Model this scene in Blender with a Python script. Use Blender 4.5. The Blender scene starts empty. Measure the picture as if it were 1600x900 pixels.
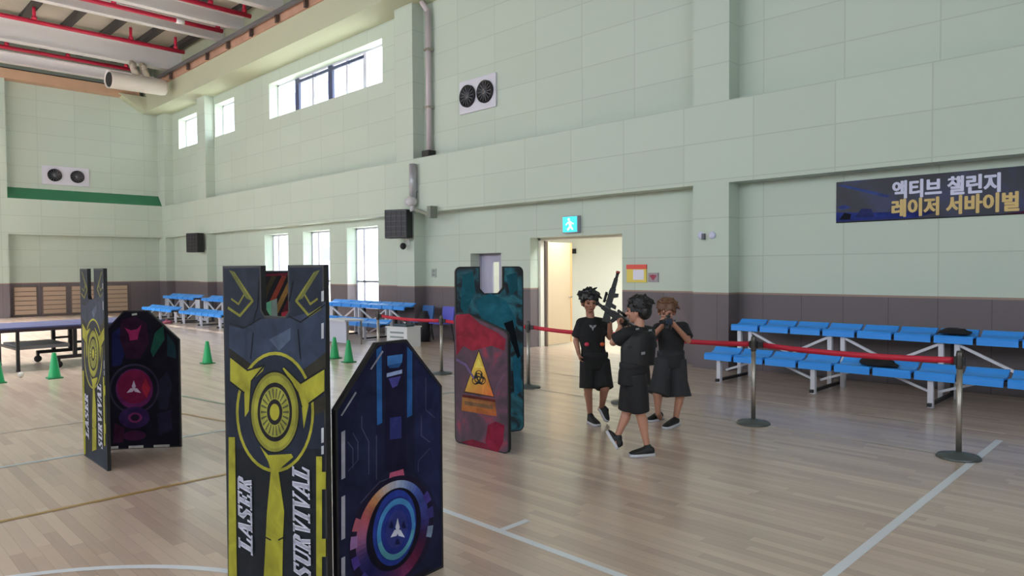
import bpy, bmesh, math, random
from mathutils import Vector, Matrix, Quaternion
random.seed(7)
scene = bpy.context.scene
COL = scene.collection
PI = math.pi

# ------------------------------------------------------------------ camera
EYE = Vector((0, 0, 1.7)); FOC = 1105.0
_p = math.radians(-1.555); _y = math.radians(45); _r = math.radians(0.35)
FWD = Vector((math.cos(_y)*math.cos(_p), math.sin(_y)*math.cos(_p), math.sin(_p)))
_rt = FWD.cross(Vector((0, 0, 1))).normalized(); _up = _rt.cross(FWD)
RGT = _rt*math.cos(_r) - _up*math.sin(_r); UPV = _up*math.cos(_r) + _rt*math.sin(_r)
cam_data = bpy.data.cameras.new('camera'); cam = bpy.data.objects.new('camera', cam_data); COL.objects.link(cam)
cam_data.sensor_width = 36; cam_data.lens = FOC/1600*36; cam_data.clip_end = 300; cam_data.clip_start = 0.05
m3 = Matrix((RGT, UPV, -FWD)).transposed()
cam.matrix_world = Matrix.Translation(EYE) @ m3.to_4x4()
scene.camera = cam

# ------------------------------------------------------------------ light
scene.view_settings.view_transform = 'Standard'; scene.view_settings.look = 'None'
scene.view_settings.gamma = 1; scene.view_settings.use_curve_mapping = False
scene.view_settings.exposure = -0.1
world = bpy.data.worlds.new('sky'); scene.world = world; world.use_nodes = True
bg = world.node_tree.nodes['Background']
bg.inputs[0].default_value = (0.83, 0.90, 1.0, 1); bg.inputs[1].default_value = 6.5
sun_d = bpy.data.lights.new('sun', 'SUN'); sun_d.energy = 20.0; sun_d.angle = math.radians(1.5); sun_d.color = (1, 0.93, 0.82)
sun = bpy.data.objects.new('sun', sun_d); COL.objects.link(sun)
sun.rotation_euler = Vector((-0.40, 0.10, -0.90)).to_track_quat('-Z', 'Y').to_euler()

def daylight(name, loc, size, to, power, color=(0.90, 0.96, 1.06)):
    d = bpy.data.lights.new(name, 'AREA'); d.shape = 'RECTANGLE'; d.size, d.size_y = size; d.energy = power; d.color = color
    o = bpy.data.objects.new(name, d); COL.objects.link(o); o.location = loc
    o.rotation_euler = Vector(to).to_track_quat('-Z', 'Z').to_euler(); return o
# daylight through the clerestory and lower windows of the opposite (unseen) long wall
for yy, pw in ((3, 25), (11, 350), (19, 120), (27, 260)):
    daylight('daylight_high', (-8.9, yy, 6.2), (6.4, 3.6), (1, 0, 0.12), pw)
daylight('added_end_fill', (-1.5, -6.8, 5.6), (9, 4.5), (0.1, 1, 0.10), 30)  # added fill from the unseen near end, no known source there
# round high-bay lamps under the roof (above and left of the picture), brightest over the far half of the hall
for yy, pw in ((14, 130), (20, 600), (26, 1200)):
    for xx in (2.0, -4.0):
        d = bpy.data.lights.new('high_bay_lamp', 'AREA'); d.shape = 'DISK'; d.size = 0.6; d.energy = pw; d.color = (1.0, 0.97, 0.95); d.spread = math.radians(80)
        o = bpy.data.objects.new('high_bay_lamp', d); COL.objects.link(o); o.location = (xx, yy, 9.1)
# corridor lamp behind the open door
daylight('corridor_lamp', (11.86, 9.2, 2.75), (0.55, 5.5), (0, 0.001, -1), 170, (0.97, 1.0, 1.02))

# ------------------------------------------------------------------ pixel helpers (photo pixel -> point in the place)
def ray(x, y): return FWD + RGT*((x-800)/FOC) - UPV*((y-450)/FOC)
def at_depth(x, y, d): return EYE + ray(x, y)*d
def on_z(x, y, z=0.0):
    r = ray(x, y); return EYE + r*((z-EYE.z)/r.z)
def on_x(x, y, X):
    r = ray(x, y); return EYE + r*(X/r.x)
def on_y(x, y, Y):
    r = ray(x, y); return EYE + r*(Y/r.y)

# ------------------------------------------------------------------ colour + materials
def lin(c):
    o = []
    for v in c[:3]:
        v /= 255.0
        o.append(v/12.92 if v <= 0.04045 else ((v+0.055)/1.055)**2.4)
    return (o[0], o[1], o[2], 1.0)
MATS = {}
def mat(name, c=None, rough=0.5, metal=0.0, emit=None, spec=0.5, coat=0.0, noise=0.0, nscale=8.0):
    if name in MATS: return MATS[name]
    m = bpy.data.materials.new(name); m.use_nodes = True; MATS[name] = m
    nt = m.node_tree; b = nt.nodes['Principled BSDF']
    b.inputs['Base Color'].default_value = lin(c); b.inputs['Roughness'].default_value = rough
    b.inputs['Metallic'].default_value = metal; b.inputs['Specular IOR Level'].default_value = spec
    b.inputs['Coat Weight'].default_value = coat
    if emit: b.inputs['Emission Color'].default_value = lin(c); b.inputs['Emission Strength'].default_value = emit
    if noise:
        tc = nt.nodes.new('ShaderNodeTexCoord'); n = nt.nodes.new('ShaderNodeTexNoise'); n.inputs['Scale'].default_value = nscale
        n.inputs['Detail'].default_value = 3
        nt.links.new(tc.outputs['Object'], n.inputs['Vector'])
        mr = nt.nodes.new('ShaderNodeMapRange'); mr.inputs['To Min'].default_value = 1-noise; mr.inputs['To Max'].default_value = 1+noise
        nt.links.new(n.outputs['Fac'], mr.inputs['Value'])
        mx = nt.nodes.new('ShaderNodeMix'); mx.data_type = 'RGBA'; mx.blend_type = 'MULTIPLY'; mx.inputs[0].default_value = 1
        mx.inputs[6].default_value = lin(c); nt.links.new(mr.outputs[0], mx.inputs[7]); nt.links.new(mx.outputs[2], b.inputs['Base Color'])
    return m
class NG:
    def __init__(s, m): s.nt = m.node_tree; s.L = s.nt.links.new
    def n(s, t, **k):
        o = s.nt.nodes.new(t)
        for a, v in k.items(): setattr(o, a, v)
        return o
    def math(s, op, a, b=None):
        o = s.n('ShaderNodeMath', operation=op)
        for i, v in enumerate((a, b)):
            if v is None: continue
            if isinstance(v, (int, float)): o.inputs[i].default_value = v
            else: s.L(v, o.inputs[i])
        return o.outputs[0]
def panel_mat(name, c, axis, a0, ap, z0, zp, rough=0.75, seam=0.84, w=0.009, var=0.05):
    """wall panels: fine seams on a grid in wall coordinates, each panel a hair lighter or darker"""
    if name in MATS: return MATS[name]
    m = bpy.data.materials.new(name); m.use_nodes = True; MATS[name] = m
    g = NG(m); b = g.nt.nodes['Principled BSDF']; b.inputs['Roughness'].default_value = rough
    tc = g.n('ShaderNodeTexCoord'); sp = g.n('ShaderNodeSeparateXYZ'); g.L(tc.outputs['Object'], sp.inputs[0])
    cells = []; masks = []
    for out, o, p in ((sp.outputs[axis], a0, ap), (sp.outputs[2], z0, zp)):
        if not p: continue
        u = g.math('DIVIDE', g.math('SUBTRACT', out, o), p)
        cells.append(g.math('FLOOR', u))
        d = g.math('MULTIPLY', g.math('ABSOLUTE', g.math('SUBTRACT', u, g.math('ROUND', u))), p)
        masks.append(g.math('LESS_THAN', d, w))
    mk = masks[0] if len(masks) == 1 else g.math('MAXIMUM', masks[0], masks[1])
    cb = g.n('ShaderNodeCombineXYZ')
    for i, cc in enumerate(cells): g.L(cc, cb.inputs[i])
    wn = g.n('ShaderNodeTexWhiteNoise'); g.L(cb.outputs[0], wn.inputs[0])
    f = g.math('ADD', g.math('MULTIPLY', wn.outputs[0], var), 1-var/2)
    f = g.math('MULTIPLY', f, g.math('SUBTRACT', 1.0, g.math('MULTIPLY', mk, 1-seam)))
    mx = g.n('ShaderNodeMix', data_type='RGBA', blend_type='MULTIPLY'); mx.inputs[0].default_value = 1
    mx.inputs[6].default_value = lin(c); g.L(f, mx.inputs[7]); g.L(mx.outputs[2], b.inputs['Base Color'])
    return m
def floor_mat():
    m = bpy.data.materials.new('maple strips'); m.use_nodes = True
    g = NG(m); b = g.nt.nodes['Principled BSDF']
    tc = g.n('ShaderNodeTexCoord'); sp = g.n('ShaderNodeSeparateXYZ'); g.L(tc.outputs['Object'], sp.inputs[0])
    u = g.math('DIVIDE', sp.outputs[0], 0.075); cx = g.math('FLOOR', u)
    w1 = g.n('ShaderNodeTexWhiteNoise', noise_dimensions='1D'); g.L(cx, w1.inputs['W'])
    v = g.math('ADD', g.math('DIVIDE', sp.outputs[1], 0.95), g.math('MULTIPLY', w1.outputs[0], 7.0)); cy = g.math('FLOOR', v)
    cb = g.n('ShaderNodeCombineXYZ'); g.L(cx, cb.inputs[0]); g.L(cy, cb.inputs[1])
    w2 = g.n('ShaderNodeTexWhiteNoise'); g.L(cb.outputs[0], w2.inputs[0])
    mp = g.n('ShaderNodeMapping'); mp.inputs['Scale'].default_value = (26, 1.6, 1); g.L(tc.outputs['Object'], mp.inputs[0])
    nz = g.n('ShaderNodeTexNoise'); nz.inputs['Scale'].default_value = 1.5; nz.inputs['Detail'].default_value = 4; g.L(mp.outputs[0], nz.inputs['Vector'])
    t = g.math('ADD', g.math('MULTIPLY', w2.outputs[0], 0.75), g.math('MULTIPLY', nz.outputs['Fac'], 0.35))
    cr = g.n('ShaderNodeValToRGB'); e = cr.color_ramp.elements
    e[0].position = 0.1; e[0].color = lin((184, 160, 146)); e[1].position = 0.95; e[1].color = lin((214, 192, 174))
    k = e.new(0.5); k.color = lin((200, 177, 160)); g.L(t, cr.inputs[0])
    du = g.math('ABSOLUTE', g.math('SUBTRACT', u, g.math('ROUND', u)))
    seam = g.math('LESS_THAN', du, 0.03)
    f = g.math('SUBTRACT', 1.0, g.math('MULTIPLY', seam, 0.18))
    mx = g.n('ShaderNodeMix', data_type='RGBA', blend_type='MULTIPLY'); mx.inputs[0].default_value = 1
    g.L(cr.outputs[0], mx.inputs[6]); g.L(f, mx.inputs[7]); g.L(mx.outputs[2], b.inputs['Base Color'])
    b.inputs['Roughness'].default_value = 0.4; b.inputs['Specular IOR Level'].default_value = 0.5
    b.inputs['Coat Weight'].default_value = 1.0; b.inputs['Coat Roughness'].default_value = 0.21; b.inputs['Coat IOR'].default_value = 1.48
    return m
def print_mat():
    m = bpy.data.materials.new('printed sheet'); m.use_nodes = True
    g = NG(m); b = g.nt.nodes['Principled BSDF']; a = g.n('ShaderNodeVertexColor', layer_name='print'); tc = g.n('ShaderNodeTexCoord'); nz = g.n('ShaderNodeTexNoise'); nz.inputs['Scale'].default_value = 7; nz.inputs['Detail'].default_value = 5; nz.inputs['Distortion'].default_value = 0.8
    g.L(tc.outputs['Object'], nz.inputs['Vector']); mr = g.n('ShaderNodeMapRange'); mr.inputs['From Min'].default_value = 0.3; mr.inputs['From Max'].default_value = 0.7
    mr.inputs['To Min'].default_value = 0.62; mr.inputs['To Max'].default_value = 1.18; g.L(nz.outputs['Fac'], mr.inputs['Value'])
    mx = g.n('ShaderNodeMix', data_type='RGBA', blend_type='MULTIPLY'); mx.inputs[0].default_value = 1; g.L(a.outputs[0], mx.inputs[6]); g.L(mr.outputs[0], mx.inputs[7]); g.L(mx.outputs[2], b.inputs['Base Color'])
    b.inputs['Roughness'].default_value = 0.55; b.inputs['Specular IOR Level'].default_value = 0.1
    return m
def paint_mat(name, stops, scale, distort=1.5, seed=0.0, detail=4, rough=0.4):
    m = bpy.data.materials.new(name); m.use_nodes = True
    g = NG(m); b = g.nt.nodes['Principled BSDF']; tc = g.n('ShaderNodeTexCoord')
    mp = g.n('ShaderNodeMapping'); mp.inputs['Location'].default_value = (seed, seed*0.7, seed*1.3); g.L(tc.outputs['Object'], mp.inputs[0])
    nz = g.n('ShaderNodeTexNoise'); nz.inputs['Scale'].default_value = scale; nz.inputs['Detail'].default_value = detail
    nz.inputs['Distortion'].default_value = distort; g.L(mp.outputs[0], nz.inputs['Vector'])
    cr = g.n('ShaderNodeValToRGB'); e = cr.color_ramp.elements
    e[0].position, e[0].color = stops[0][0], lin(stops[0][1]); e[1].position, e[1].color = stops[-1][0], lin(stops[-1][1])
    for p, c in stops[1:-1]: e.new(p).color = lin(c)
    g.L(nz.outputs['Fac'], cr.inputs[0]); g.L(cr.outputs[0], b.inputs['Base Color']); b.inputs['Roughness'].default_value = rough
    return m
def glass_mat():
    m = bpy.data.materials.new('window glass'); m.use_nodes = True
    g = NG(m); out = g.nt.nodes['Material Output']; g.nt.nodes.remove(g.nt.nodes['Principled BSDF'])
    t = g.n('ShaderNodeBsdfTransparent'); t.inputs[0].default_value = (0.93, 0.96, 0.97, 1)
    s = g.n('ShaderNodeBsdfGlossy'); s.inputs['Roughness'].default_value = 0.02
    mx = g.n('ShaderNodeMixShader'); mx.inputs[0].default_value = 0.06
    g.L(t.outputs[0], mx.inputs[1]); g.L(s.outputs[0], mx.inputs[2]); g.L(mx.outputs[0], out.inputs[0])
    return m

# ------------------------------------------------------------------ mesh helpers
def new(): return bmesh.new()
def box(bm, lo, hi, mi=0, M=None):
    r = bmesh.ops.create_cube(bm, size=1.0); vs = r['verts']
    c = [(a+b)/2 for a, b in zip(lo, hi)]; s = [abs(b-a) for a, b in zip(lo, hi)]
    for v in vs:
        v.co = Vector((v.co.x*s[0]+c[0], v.co.y*s[1]+c[1], v.co.z*s[2]+c[2]))
        if M: v.co = M @ v.co
    for f in {f for v in vs for f in v.link_faces}: f.material_index = mi
    return vs
def frame_to(d):
    d = Vector(d).normalized(); u = Vector((0, 0, 1)) if abs(d.z) < 0.95 else Vector((1, 0, 0))
    x = u.cross(d).normalized(); y = d.cross(x); return x, y, d
def bar(bm, p0, p1, w, h=None, mi=0):
    """square bar between two points"""
    h = h or w; p0 = Vector(p0); p1 = Vector(p1); x, y, d = frame_to(p1-p0); L = (p1-p0).length
    M = Matrix.Translation((p0+p1)/2) @ Matrix((x, y, d)).transposed().to_4x4()
    return box(bm, (-w/2, -h/2, -L/2), (w/2, h/2, L/2), mi, M)
def rings(bm, rs, cap=True, mi=0):
    """skin a list of rings (each a list of points)"""
    vv = [[bm.verts.new(p) for p in r] for r in rs]; n = len(rs[0])
    for a, b in zip(vv, vv[1:]):
        for i in range(n):
            f = bm.faces.new((a[i], a[(i+1) % n], b[(i+1) % n], b[i])); f.material_index = mi; f.smooth = True
    if cap:
        f = bm.faces.new(vv[0][::-1]); f.material_index = mi; f = bm.faces.new(vv[-1]); f.material_index = mi
    return vv
def tube(bm, p0, p1, r0, r1=None, n=16, mi=0, cap=True):
    r1 = r0 if r1 is None else r1; p0 = Vector(p0); p1 = Vector(p1); x, y, d = frame_to(p1-p0)
    cs = [(math.cos(2*PI*i/n), math.sin(2*PI*i/n)) for i in range(n)]
    rings(bm, [[p0+x*c*r0+y*s*r0 for c, s in cs], [p1+x*c*r1+y*s*r1 for c, s in cs]], cap, mi)
def pipe(bm, pts, r, n=10, mi=0):
    for a, b in zip(pts, pts[1:]): tube(bm, a, b, r, r, n, mi)
    for p in pts[1:-1]: ball(bm, p, (r, r, r), mi=mi, seg=n)
def lathe(bm, prof, n=24, mi=0, M=None):
    """prof: list of (radius, z)"""
    rs = []
    for r, z in prof:
        ring = [Vector((max(r, 1e-4)*math.cos(2*PI*i/n), max(r, 1e-4)*math.sin(2*PI*i/n), z)) for i in range(n)]
        rs.append([M @ p for p in ring] if M else ring)
    rings(bm, rs, True, mi)
def ball(bm, c, rad, M=None, mi=0, seg=14):
    r = bmesh.ops.create_uvsphere(bm, u_segments=seg, v_segments=max(6, seg*2//3), radius=1.0)
    for v in r['verts']:
        p = Vector((v.co.x*rad[0], v.co.y*rad[1], v.co.z*rad[2]))
        v.co = (M @ p if M else p) + Vector(c)
    for f in {f for v in r['verts'] for f in v.link_faces}: f.material_index = mi; f.smooth = True
def capsule(bm, p0, p1, r0, r1, n=12):
    p0 = Vector(p0); p1 = Vector(p1); x, y, d = frame_to(p1-p0); rs = []
    for k in range(5):
        a = -PI/2 + (k+0.15)*PI/2/4.3
        rs.append([p0 + d*math.sin(a)*r0 + (x*math.cos(2*PI*i/n)+y*math.sin(2*PI*i/n))*math.cos(a)*r0 for i in range(n)])
    for k in range(5):
        a = k*PI/2/4.3
        rs.append([p1 + d*math.sin(a)*r1 + (x*math.cos(2*PI*i/n)+y*math.sin(2*PI*i/n))*math.cos(a)*r1 for i in range(n)])
    rings(bm, rs)
def loft(bm, secs, n=20, mi=0, power=1.0):
    """secs: (centre, side vector, front vector) - elliptical sections, vectors carry the radii"""
    rs = []
    for c, s, f in secs:
        c = Vector(c); s = Vector(s); f = Vector(f); ring = []
        for i in range(n):
            a = 2*PI*i/n; ca, sa = math.cos(a), math.sin(a)
            ca = math.copysign(abs(ca)**power, ca); sa = math.copysign(abs(sa)**power, sa)
            ring.append(c+s*ca+f*sa)
        rs.append(ring)
    rings(bm, rs, True, mi)
def prism(bm, poly, y0, y1, mi=0, M=None):
    """poly in XZ extruded along Y"""
    a = [Vector((x, y0, z)) for x, z in poly]; b = [Vector((x, y1, z)) for x, z in poly]
    if M: a = [M @ p for p in a]; b = [M @ p for p in b]
    va = [bm.verts.new(p) for p in a]; vb = [bm.verts.new(p) for p in b]; n = len(poly)
    for f in (bm.faces.new(va), bm.faces.new(vb[::-1])): f.material_index = mi
    for i in range(n):
        f = bm.faces.new((va[i], vb[i], vb[(i+1) % n], va[(i+1) % n])); f.material_index = mi
def obj(name, bm, mats, parent=None, off=None, smooth=False, bevel=0):
    bmesh.ops.recalc_face_normals(bm, faces=bm.faces[:])
    me = bpy.data.meshes.new(name); bm.to_mesh(me); bm.free()
    if off is not None: me.transform(Matrix.Translation(-Vector(off)))
    for m in (mats if isinstance(mats, (list, tuple)) else [mats]): me.materials.append(m)
    if smooth:
        for p in me.polygons: p.use_smooth = True
    o = bpy.data.objects.new(name, me); COL.objects.link(o)
    if parent is not None: o.parent = parent
    if bevel:
        b = o.modifiers.new('bevel', 'BEVEL'); b.width = bevel; b.segments = 2; b.limit_method = 'ANGLE'
    return o
def tag(o, label, cat, group=None):
    o['label'] = label; o['category'] = cat
    if group: o['group'] = group
    return o
def thing(name, label, cat, loc=(0, 0, 0), rz=0.0, group=None):
    o = bpy.data.objects.new(name, None); COL.objects.link(o); o.empty_display_size = 0.1
    o.location = loc; o.rotation_euler = (0, 0, rz); return tag(o, label, cat, group)
def struct(name, bm, mats, parent=None, **k):
    o = obj(name, bm, mats, parent, **k)
    if parent is None: o['kind'] = 'structure'
    return o
def dup(root, loc, rz, label, group=None):
    r = root.copy(); COL.objects.link(r); r.location = loc; r.rotation_euler = (0, 0, rz); r['label'] = label
    if group: r['group'] = group
    for ch in list(root.children):
        c = ch.copy(); COL.objects.link(c); c.parent = r
        for g in ch.children:
            d = g.copy(); COL.objects.link(d); d.parent = c
    return r
def remesh(name, bm, m, vox, smooth_it=4, parent=None, off=None):
    """fuse overlapping solids into one continuous surface"""
    o = obj('tmp', bm, m, None, off)
    md = o.modifiers.new('r', 'REMESH'); md.mode = 'VOXEL'; md.voxel_size = vox
    if smooth_it:
        s = o.modifiers.new('s', 'SMOOTH'); s.iterations = smooth_it; s.factor = 0.5
    dg = bpy.context.evaluated_depsgraph_get(); dg.update()
    me = bpy.data.meshes.new_from_object(o.evaluated_get(dg)); old = o.data
    bpy.data.objects.remove(o); bpy.data.meshes.remove(old)
    me.name = name; me.materials.clear(); me.materials.append(m)
    for p in me.polygons: p.use_smooth = True
    r = bpy.data.objects.new(name, me); COL.objects.link(r)
    if parent is not None: r.parent = parent
    return r

# ------------------------------------------------------------------ the hall
PF, PR, PB = 10.70, 11.05, 11.45          # pilaster face, recessed face, outer face of the long wall
YL = 31.90; YF = 31.50; ZC = 10.4
X0, Y0 = -9.0, -7.0
GREEN = (190, 202, 188); DADO = (104, 95, 99)
def wall_mat(name, axis, a0):
    """green acoustic panels above a mauve-grey dado with a thin wooden cap"""
    m = panel_mat(name, GREEN, axis, a0, 1.26, 1.256, 0.633)
    g = NG(m); b = g.nt.nodes['Principled BSDF']; src = b.inputs['Base Color'].links[0].from_socket
    tc = g.n('ShaderNodeTexCoord'); sp = g.n('ShaderNodeSeparateXYZ'); g.L(tc.outputs['Object'], sp.inputs[0])
    u = g.math('DIVIDE', g.math('SUBTRACT', sp.outputs[axis], a0), 0.63)
    d = g.math('MULTIPLY', g.math('ABSOLUTE', g.math('SUBTRACT', u, g.math('ROUND', u))), 0.63)
    sm = g.math('LESS_THAN', d, 0.006)
    mz = g.n('ShaderNodeMix', data_type='RGBA'); mz.inputs[6].default_value = lin(DADO); mz.inputs[7].default_value = lin([c*0.78 for c in DADO]); g.L(sm, mz.inputs[0])
    cap = g.n('ShaderNodeMix', data_type='RGBA'); g.L(g.math('GREATER_THAN', sp.outputs[2], 1.255), cap.inputs[0]); g.L(mz.outputs[2], cap.inputs[6]); cap.inputs[7].default_value = lin((150, 126, 112))
    fin = g.n('ShaderNodeMix', data_type='RGBA'); g.L(g.math('GREATER_THAN', sp.outputs[2], 1.285), fin.inputs[0]); g.L(cap.outputs[2], fin.inputs[6]); g.L(src, fin.inputs[7])
    g.L(fin.outputs[2], b.inputs['Base Color']); b.inputs['Roughness'].default_value = 0.62
    return m
WM_Y = wall_mat('long wall panels', 1, 2.74); WM_X = wall_mat('end wall panels', 0, 2.60)
PLAIN = mat('warm-lit olive plaster', (182, 187, 160), 0.7)  # beam plaster: the olive tint of warm light is mixed into the colour
WHITE = mat('white paint', (232, 232, 226), 0.5)
STEEL = mat('brushed steel', (165, 160, 152), 0.32, 1.0)
BLACK = mat('black plastic', (20, 20, 23), 0.5)
DARK = mat('dark steel', (38, 36, 38), 0.5, 0.3)
LAV = mat('pale window frame', (205, 205, 222), 0.4)
NAVYF = mat('navy window frame', (58, 66, 98), 0.4)
GLASS = glass_mat()
CREAM = mat('cream paint', (238, 237, 226), 0.6)

def slab(bm, x0, x1, y0, y1, z0, z1, holes, along='y', mi=0):
    """a wall slab with rectangular openings; holes = (a0, a1, z0, z1) along the wall"""
    A = sorted({y0 if along == 'y' else x0, y1 if along == 'y' else x1, *[h[0] for h in holes], *[h[1] for h in holes]})
    for a, b in zip(A, A[1:]):
        zz = sorted([(h[2], h[3]) for h in holes if h[0] <= a+1e-6 and h[1] >= b-1e-6]); z = z0
        for ha, hb in zz + [(z1, z1)]:
            if ha > z+1e-6:
                box(bm, (x0, a, z), (x1, b, ha), mi) if along == 'y' else box(bm, (a, y0, z), (b, y1, ha), mi)
            z = max(z, hb)
# openings of the long wall (along Y)
UPPER = [(15.9, 22.4, 6.72, 7.88), (25.1, 26.8, 6.72, 7.93), (28.2, 30.45, 6.72, 7.93)]
LOWER = [(16.2, 17.75, 0.62, 2.9), (18.7, 20.28, 0.62, 2.9), (21.25, 22.9, 0.62, 2.9)]
DOOR = (8.07, 10.49, 0.0, 2.36); DOOR2 = (11.39, 12.42, 0.0, 2.06)
PIL = [(5.68, 6.34), (14.12, 14.85), (26.88, 27.62), (31.15, 31.9), (-3.4, -2.7)]

bm = new()
slab(bm, PR, PB, Y0, YL+0.4, 4.43, ZC, UPPER)
slab(bm, PR, PB, Y0, YL+0.4, 0, 3.09, LOWER+[DOOR, DOOR2])
box(bm, (PF, Y0, 3.09), (PB, YF, 4.43))
for a, b in PIL:
    box(bm, (PF, a, 0), (PR, b, 3.09)); box(bm, (PF, a, 4.43), (PR, b, 8.3))
struct('wall_right', bm, WM_Y)
bm = new()
box(bm, (X0, YL, 0), (PB, YL+0.4, ZC)); box(bm, (X0, YF, 3.09), (PB, YL, 4.42))
for a, b in ((4.55, 5.33), (-3.5, -2.7)): box(bm, (a, YF, 0), (b, YL, 3.09)); box(bm, (a, YF, 4.42), (b, YL, 8.78))
struct('wall_left', bm, WM_X)
bm = new(); prism(bm, [(0, 0)]*0 + [(0, 4.42), (0.4, 4.42), (0.4, 4.86)], 5.33, PF, M=Matrix(((0, 1, 0, 0), (1, 0, 0, YF), (0, 0, 1, 0), (0, 0, 0, 1))))
prism(bm, [(0, 4.42), (0.4, 4.42), (0.4, 4.86)], -2.7, 4.55, M=Matrix(((0, 1, 0, 0), (1, 0, 0, YF), (0, 0, 1, 0), (0, 0, 0, 1))))
o = struct('trim_1', bm, mat('green sloping sill', (44, 118, 84), 0.5))
bm = new(); slab(bm, X0-0.4, X0, Y0, YL+0.4, 0, ZC, [(yy-3.2, yy+3.2, 4.4, 8.0) for yy in (3, 11, 19, 27)]); struct('wall_opposite', bm, WM_Y)
bm = new(); slab(bm, X0-0.4, PB, Y0-0.4, Y0, 0, ZC, [(-6, 3, 3.35, 7.85)], 'x'); struct('wall_near', bm, WM_X)  # end opening added to let light in
bm = new(); box(bm, (X0, Y0, -0.1), (PB, YL, 0)); floor = struct('floor', bm, floor_mat())

# court markings are painted on the floor
LW = mat('white court line', (222, 226, 232), 0.3); LY = mat('ochre court line', (176, 142, 84), 0.3); LG = mat('green court line', (120, 146, 126), 0.3); LB = mat('pale blue court line', (186, 200, 204), 0.3)
LF = mat('worn white court line', (196, 188, 176), 0.3)
LINES = [0]
def line(pts, w, m, closed=False):
    LINES[0] += 1; zz = 0.0008+0.0003*LINES[0]
    bm = new(); P = [Vector((p[0], p[1], 0)) for p in pts]
    L = []; R = []
    for i, p in enumerate(P):
        a = P[max(i-1, 0)]; b = P[min(i+1, len(P)-1)]; t = (b-a).normalized(); n = Vector((-t.y, t.x, 0))*w/2; L.append(p+n); R.append(p-n)
    for i in range(len(P)-1):
        q = [L[i], R[i], R[i+1], L[i+1]]
        vs = [bm.verts.new(v+Vector((0, 0, z))) for z in (zz,) for v in q]; bm.faces.new(vs)
    o = obj('court_line', bm, m, floor); return o
line([(3.15, 4.6), (3.15, -6)], 0.055, LW); line([(3.15, 3.28), (3.42, 3.28)], 0.05, LW)
line([(8.2, 1.49), (2.0, 1.49)], 0.06, LW)
line([(7.26, 9.6), (7.26, 1.52)], 0.04, LF); line([(8.55, 8.0), (8.55, 1.5)], 0.03, LF)
line([(0.0+1.9*math.cos(a), 3.0-0.0+1.9*math.sin(a)) for a in [math.radians(k) for k in range(20, 100, 4)]], 0.05, LW)
line([(-2, 7.46), (7.2, 7.46)], 0.05, LB); line([(-2, 5.84), (4.4, 5.84)], 0.05, LY)
line([(-2, 9.05), (3.1, 9.05)], 0.04, LF)
line([(3.45, 11.0), (3.75, 8.8), (4.6, 7.4)], 0.05, LG); line([(3.1, 8.9), (3.35, 7.7), (4.4, 6.2)], 0.04, LY)

# beam, soffit edge, ceiling
bm = new(); box(bm, (10.12, Y0, 8.25), (PR, YL, 9.12)); box(bm, (10.6, Y0, 9.12), (PR, YL, ZC))
prism(bm, [(10.12, 8.25), (10.12, 8.86), (9.1, 8.86)], 31.35, YL)
struct('trim_2', bm, PLAIN)
bm = new(); box(bm, (10.06, Y0, 9.0), (10.12, 31.4, 9.26)); box(bm, (10.12, Y0, 9.12), (10.6, 31.4, 9.26)); struct('trim_3', bm, mat('red-brown fascia', (176, 138, 116), 0.7, noise=0.2, nscale=3))
bm = new(); box(bm, (X0, 31.45, 8.78), (9.9, YL, 9.14)); struct('trim_4', bm, mat('wood fascia', (186, 152, 124), 0.6, noise=0.08, nscale=2))
bm = new(); box(bm, (X0, 31.55, 9.14), (10.6, YL, 9.2)); struct('trim_5', bm, DARK)
bm = new(); box(bm, (X0, Y0, ZC), (PB, YL+0.4, ZC+0.2)); ceiling = struct('ceiling', bm, mat('grey roof deck', (206, 202, 188), 0.7, noise=0.08, nscale=1.2))
PURL = mat('shade-toned purlin', (46, 44, 42), 0.7); BEAMM = mat('white steel', (236, 232, 230), 0.45)  # purlins carry their shading as a dark base colour
for i in range(15):
    x = 10.3-1.22*i; bm = new(); box(bm, (x-0.09, Y0, ZC-0.2), (x+0.09, YL, ZC-0.02)); box(bm, (x-0.12, Y0, ZC-0.22), (x+0.12, YL, ZC-0.2)); obj('purlin', bm, PURL, ceiling)
for y, z0, w in ((31.1, 9.25, .12), (28.75, 9.42, .18), (on_z(240, 41, 9.72).y, 9.72, .12), (on_z(285, 25.5, 9.72).y, 9.72, .12), (on_z(400, 9, 9.6).y, 9.6, .15), (17.6, 9.42, .18), (13.2, 9.42, .18), (8.8, 9.42, .18), (4.4, 9.42, .18)):
    zh = .36 if y > 30 else 10.14-z0
    bm = new(); box(bm, (X0, y-w, z0), (10.6, y+w, z0+0.035)); box(bm, (X0, y-0.02, z0+0.035), (10.6, y+0.02, z0+zh)); box(bm, (X0, y-w, z0+zh), (10.6, y+w, z0+zh+.04))
    obj('beam', bm, BEAMM, ceiling)
RED = mat('red sprinkler paint', (210, 36, 74), 0.4)
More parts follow.
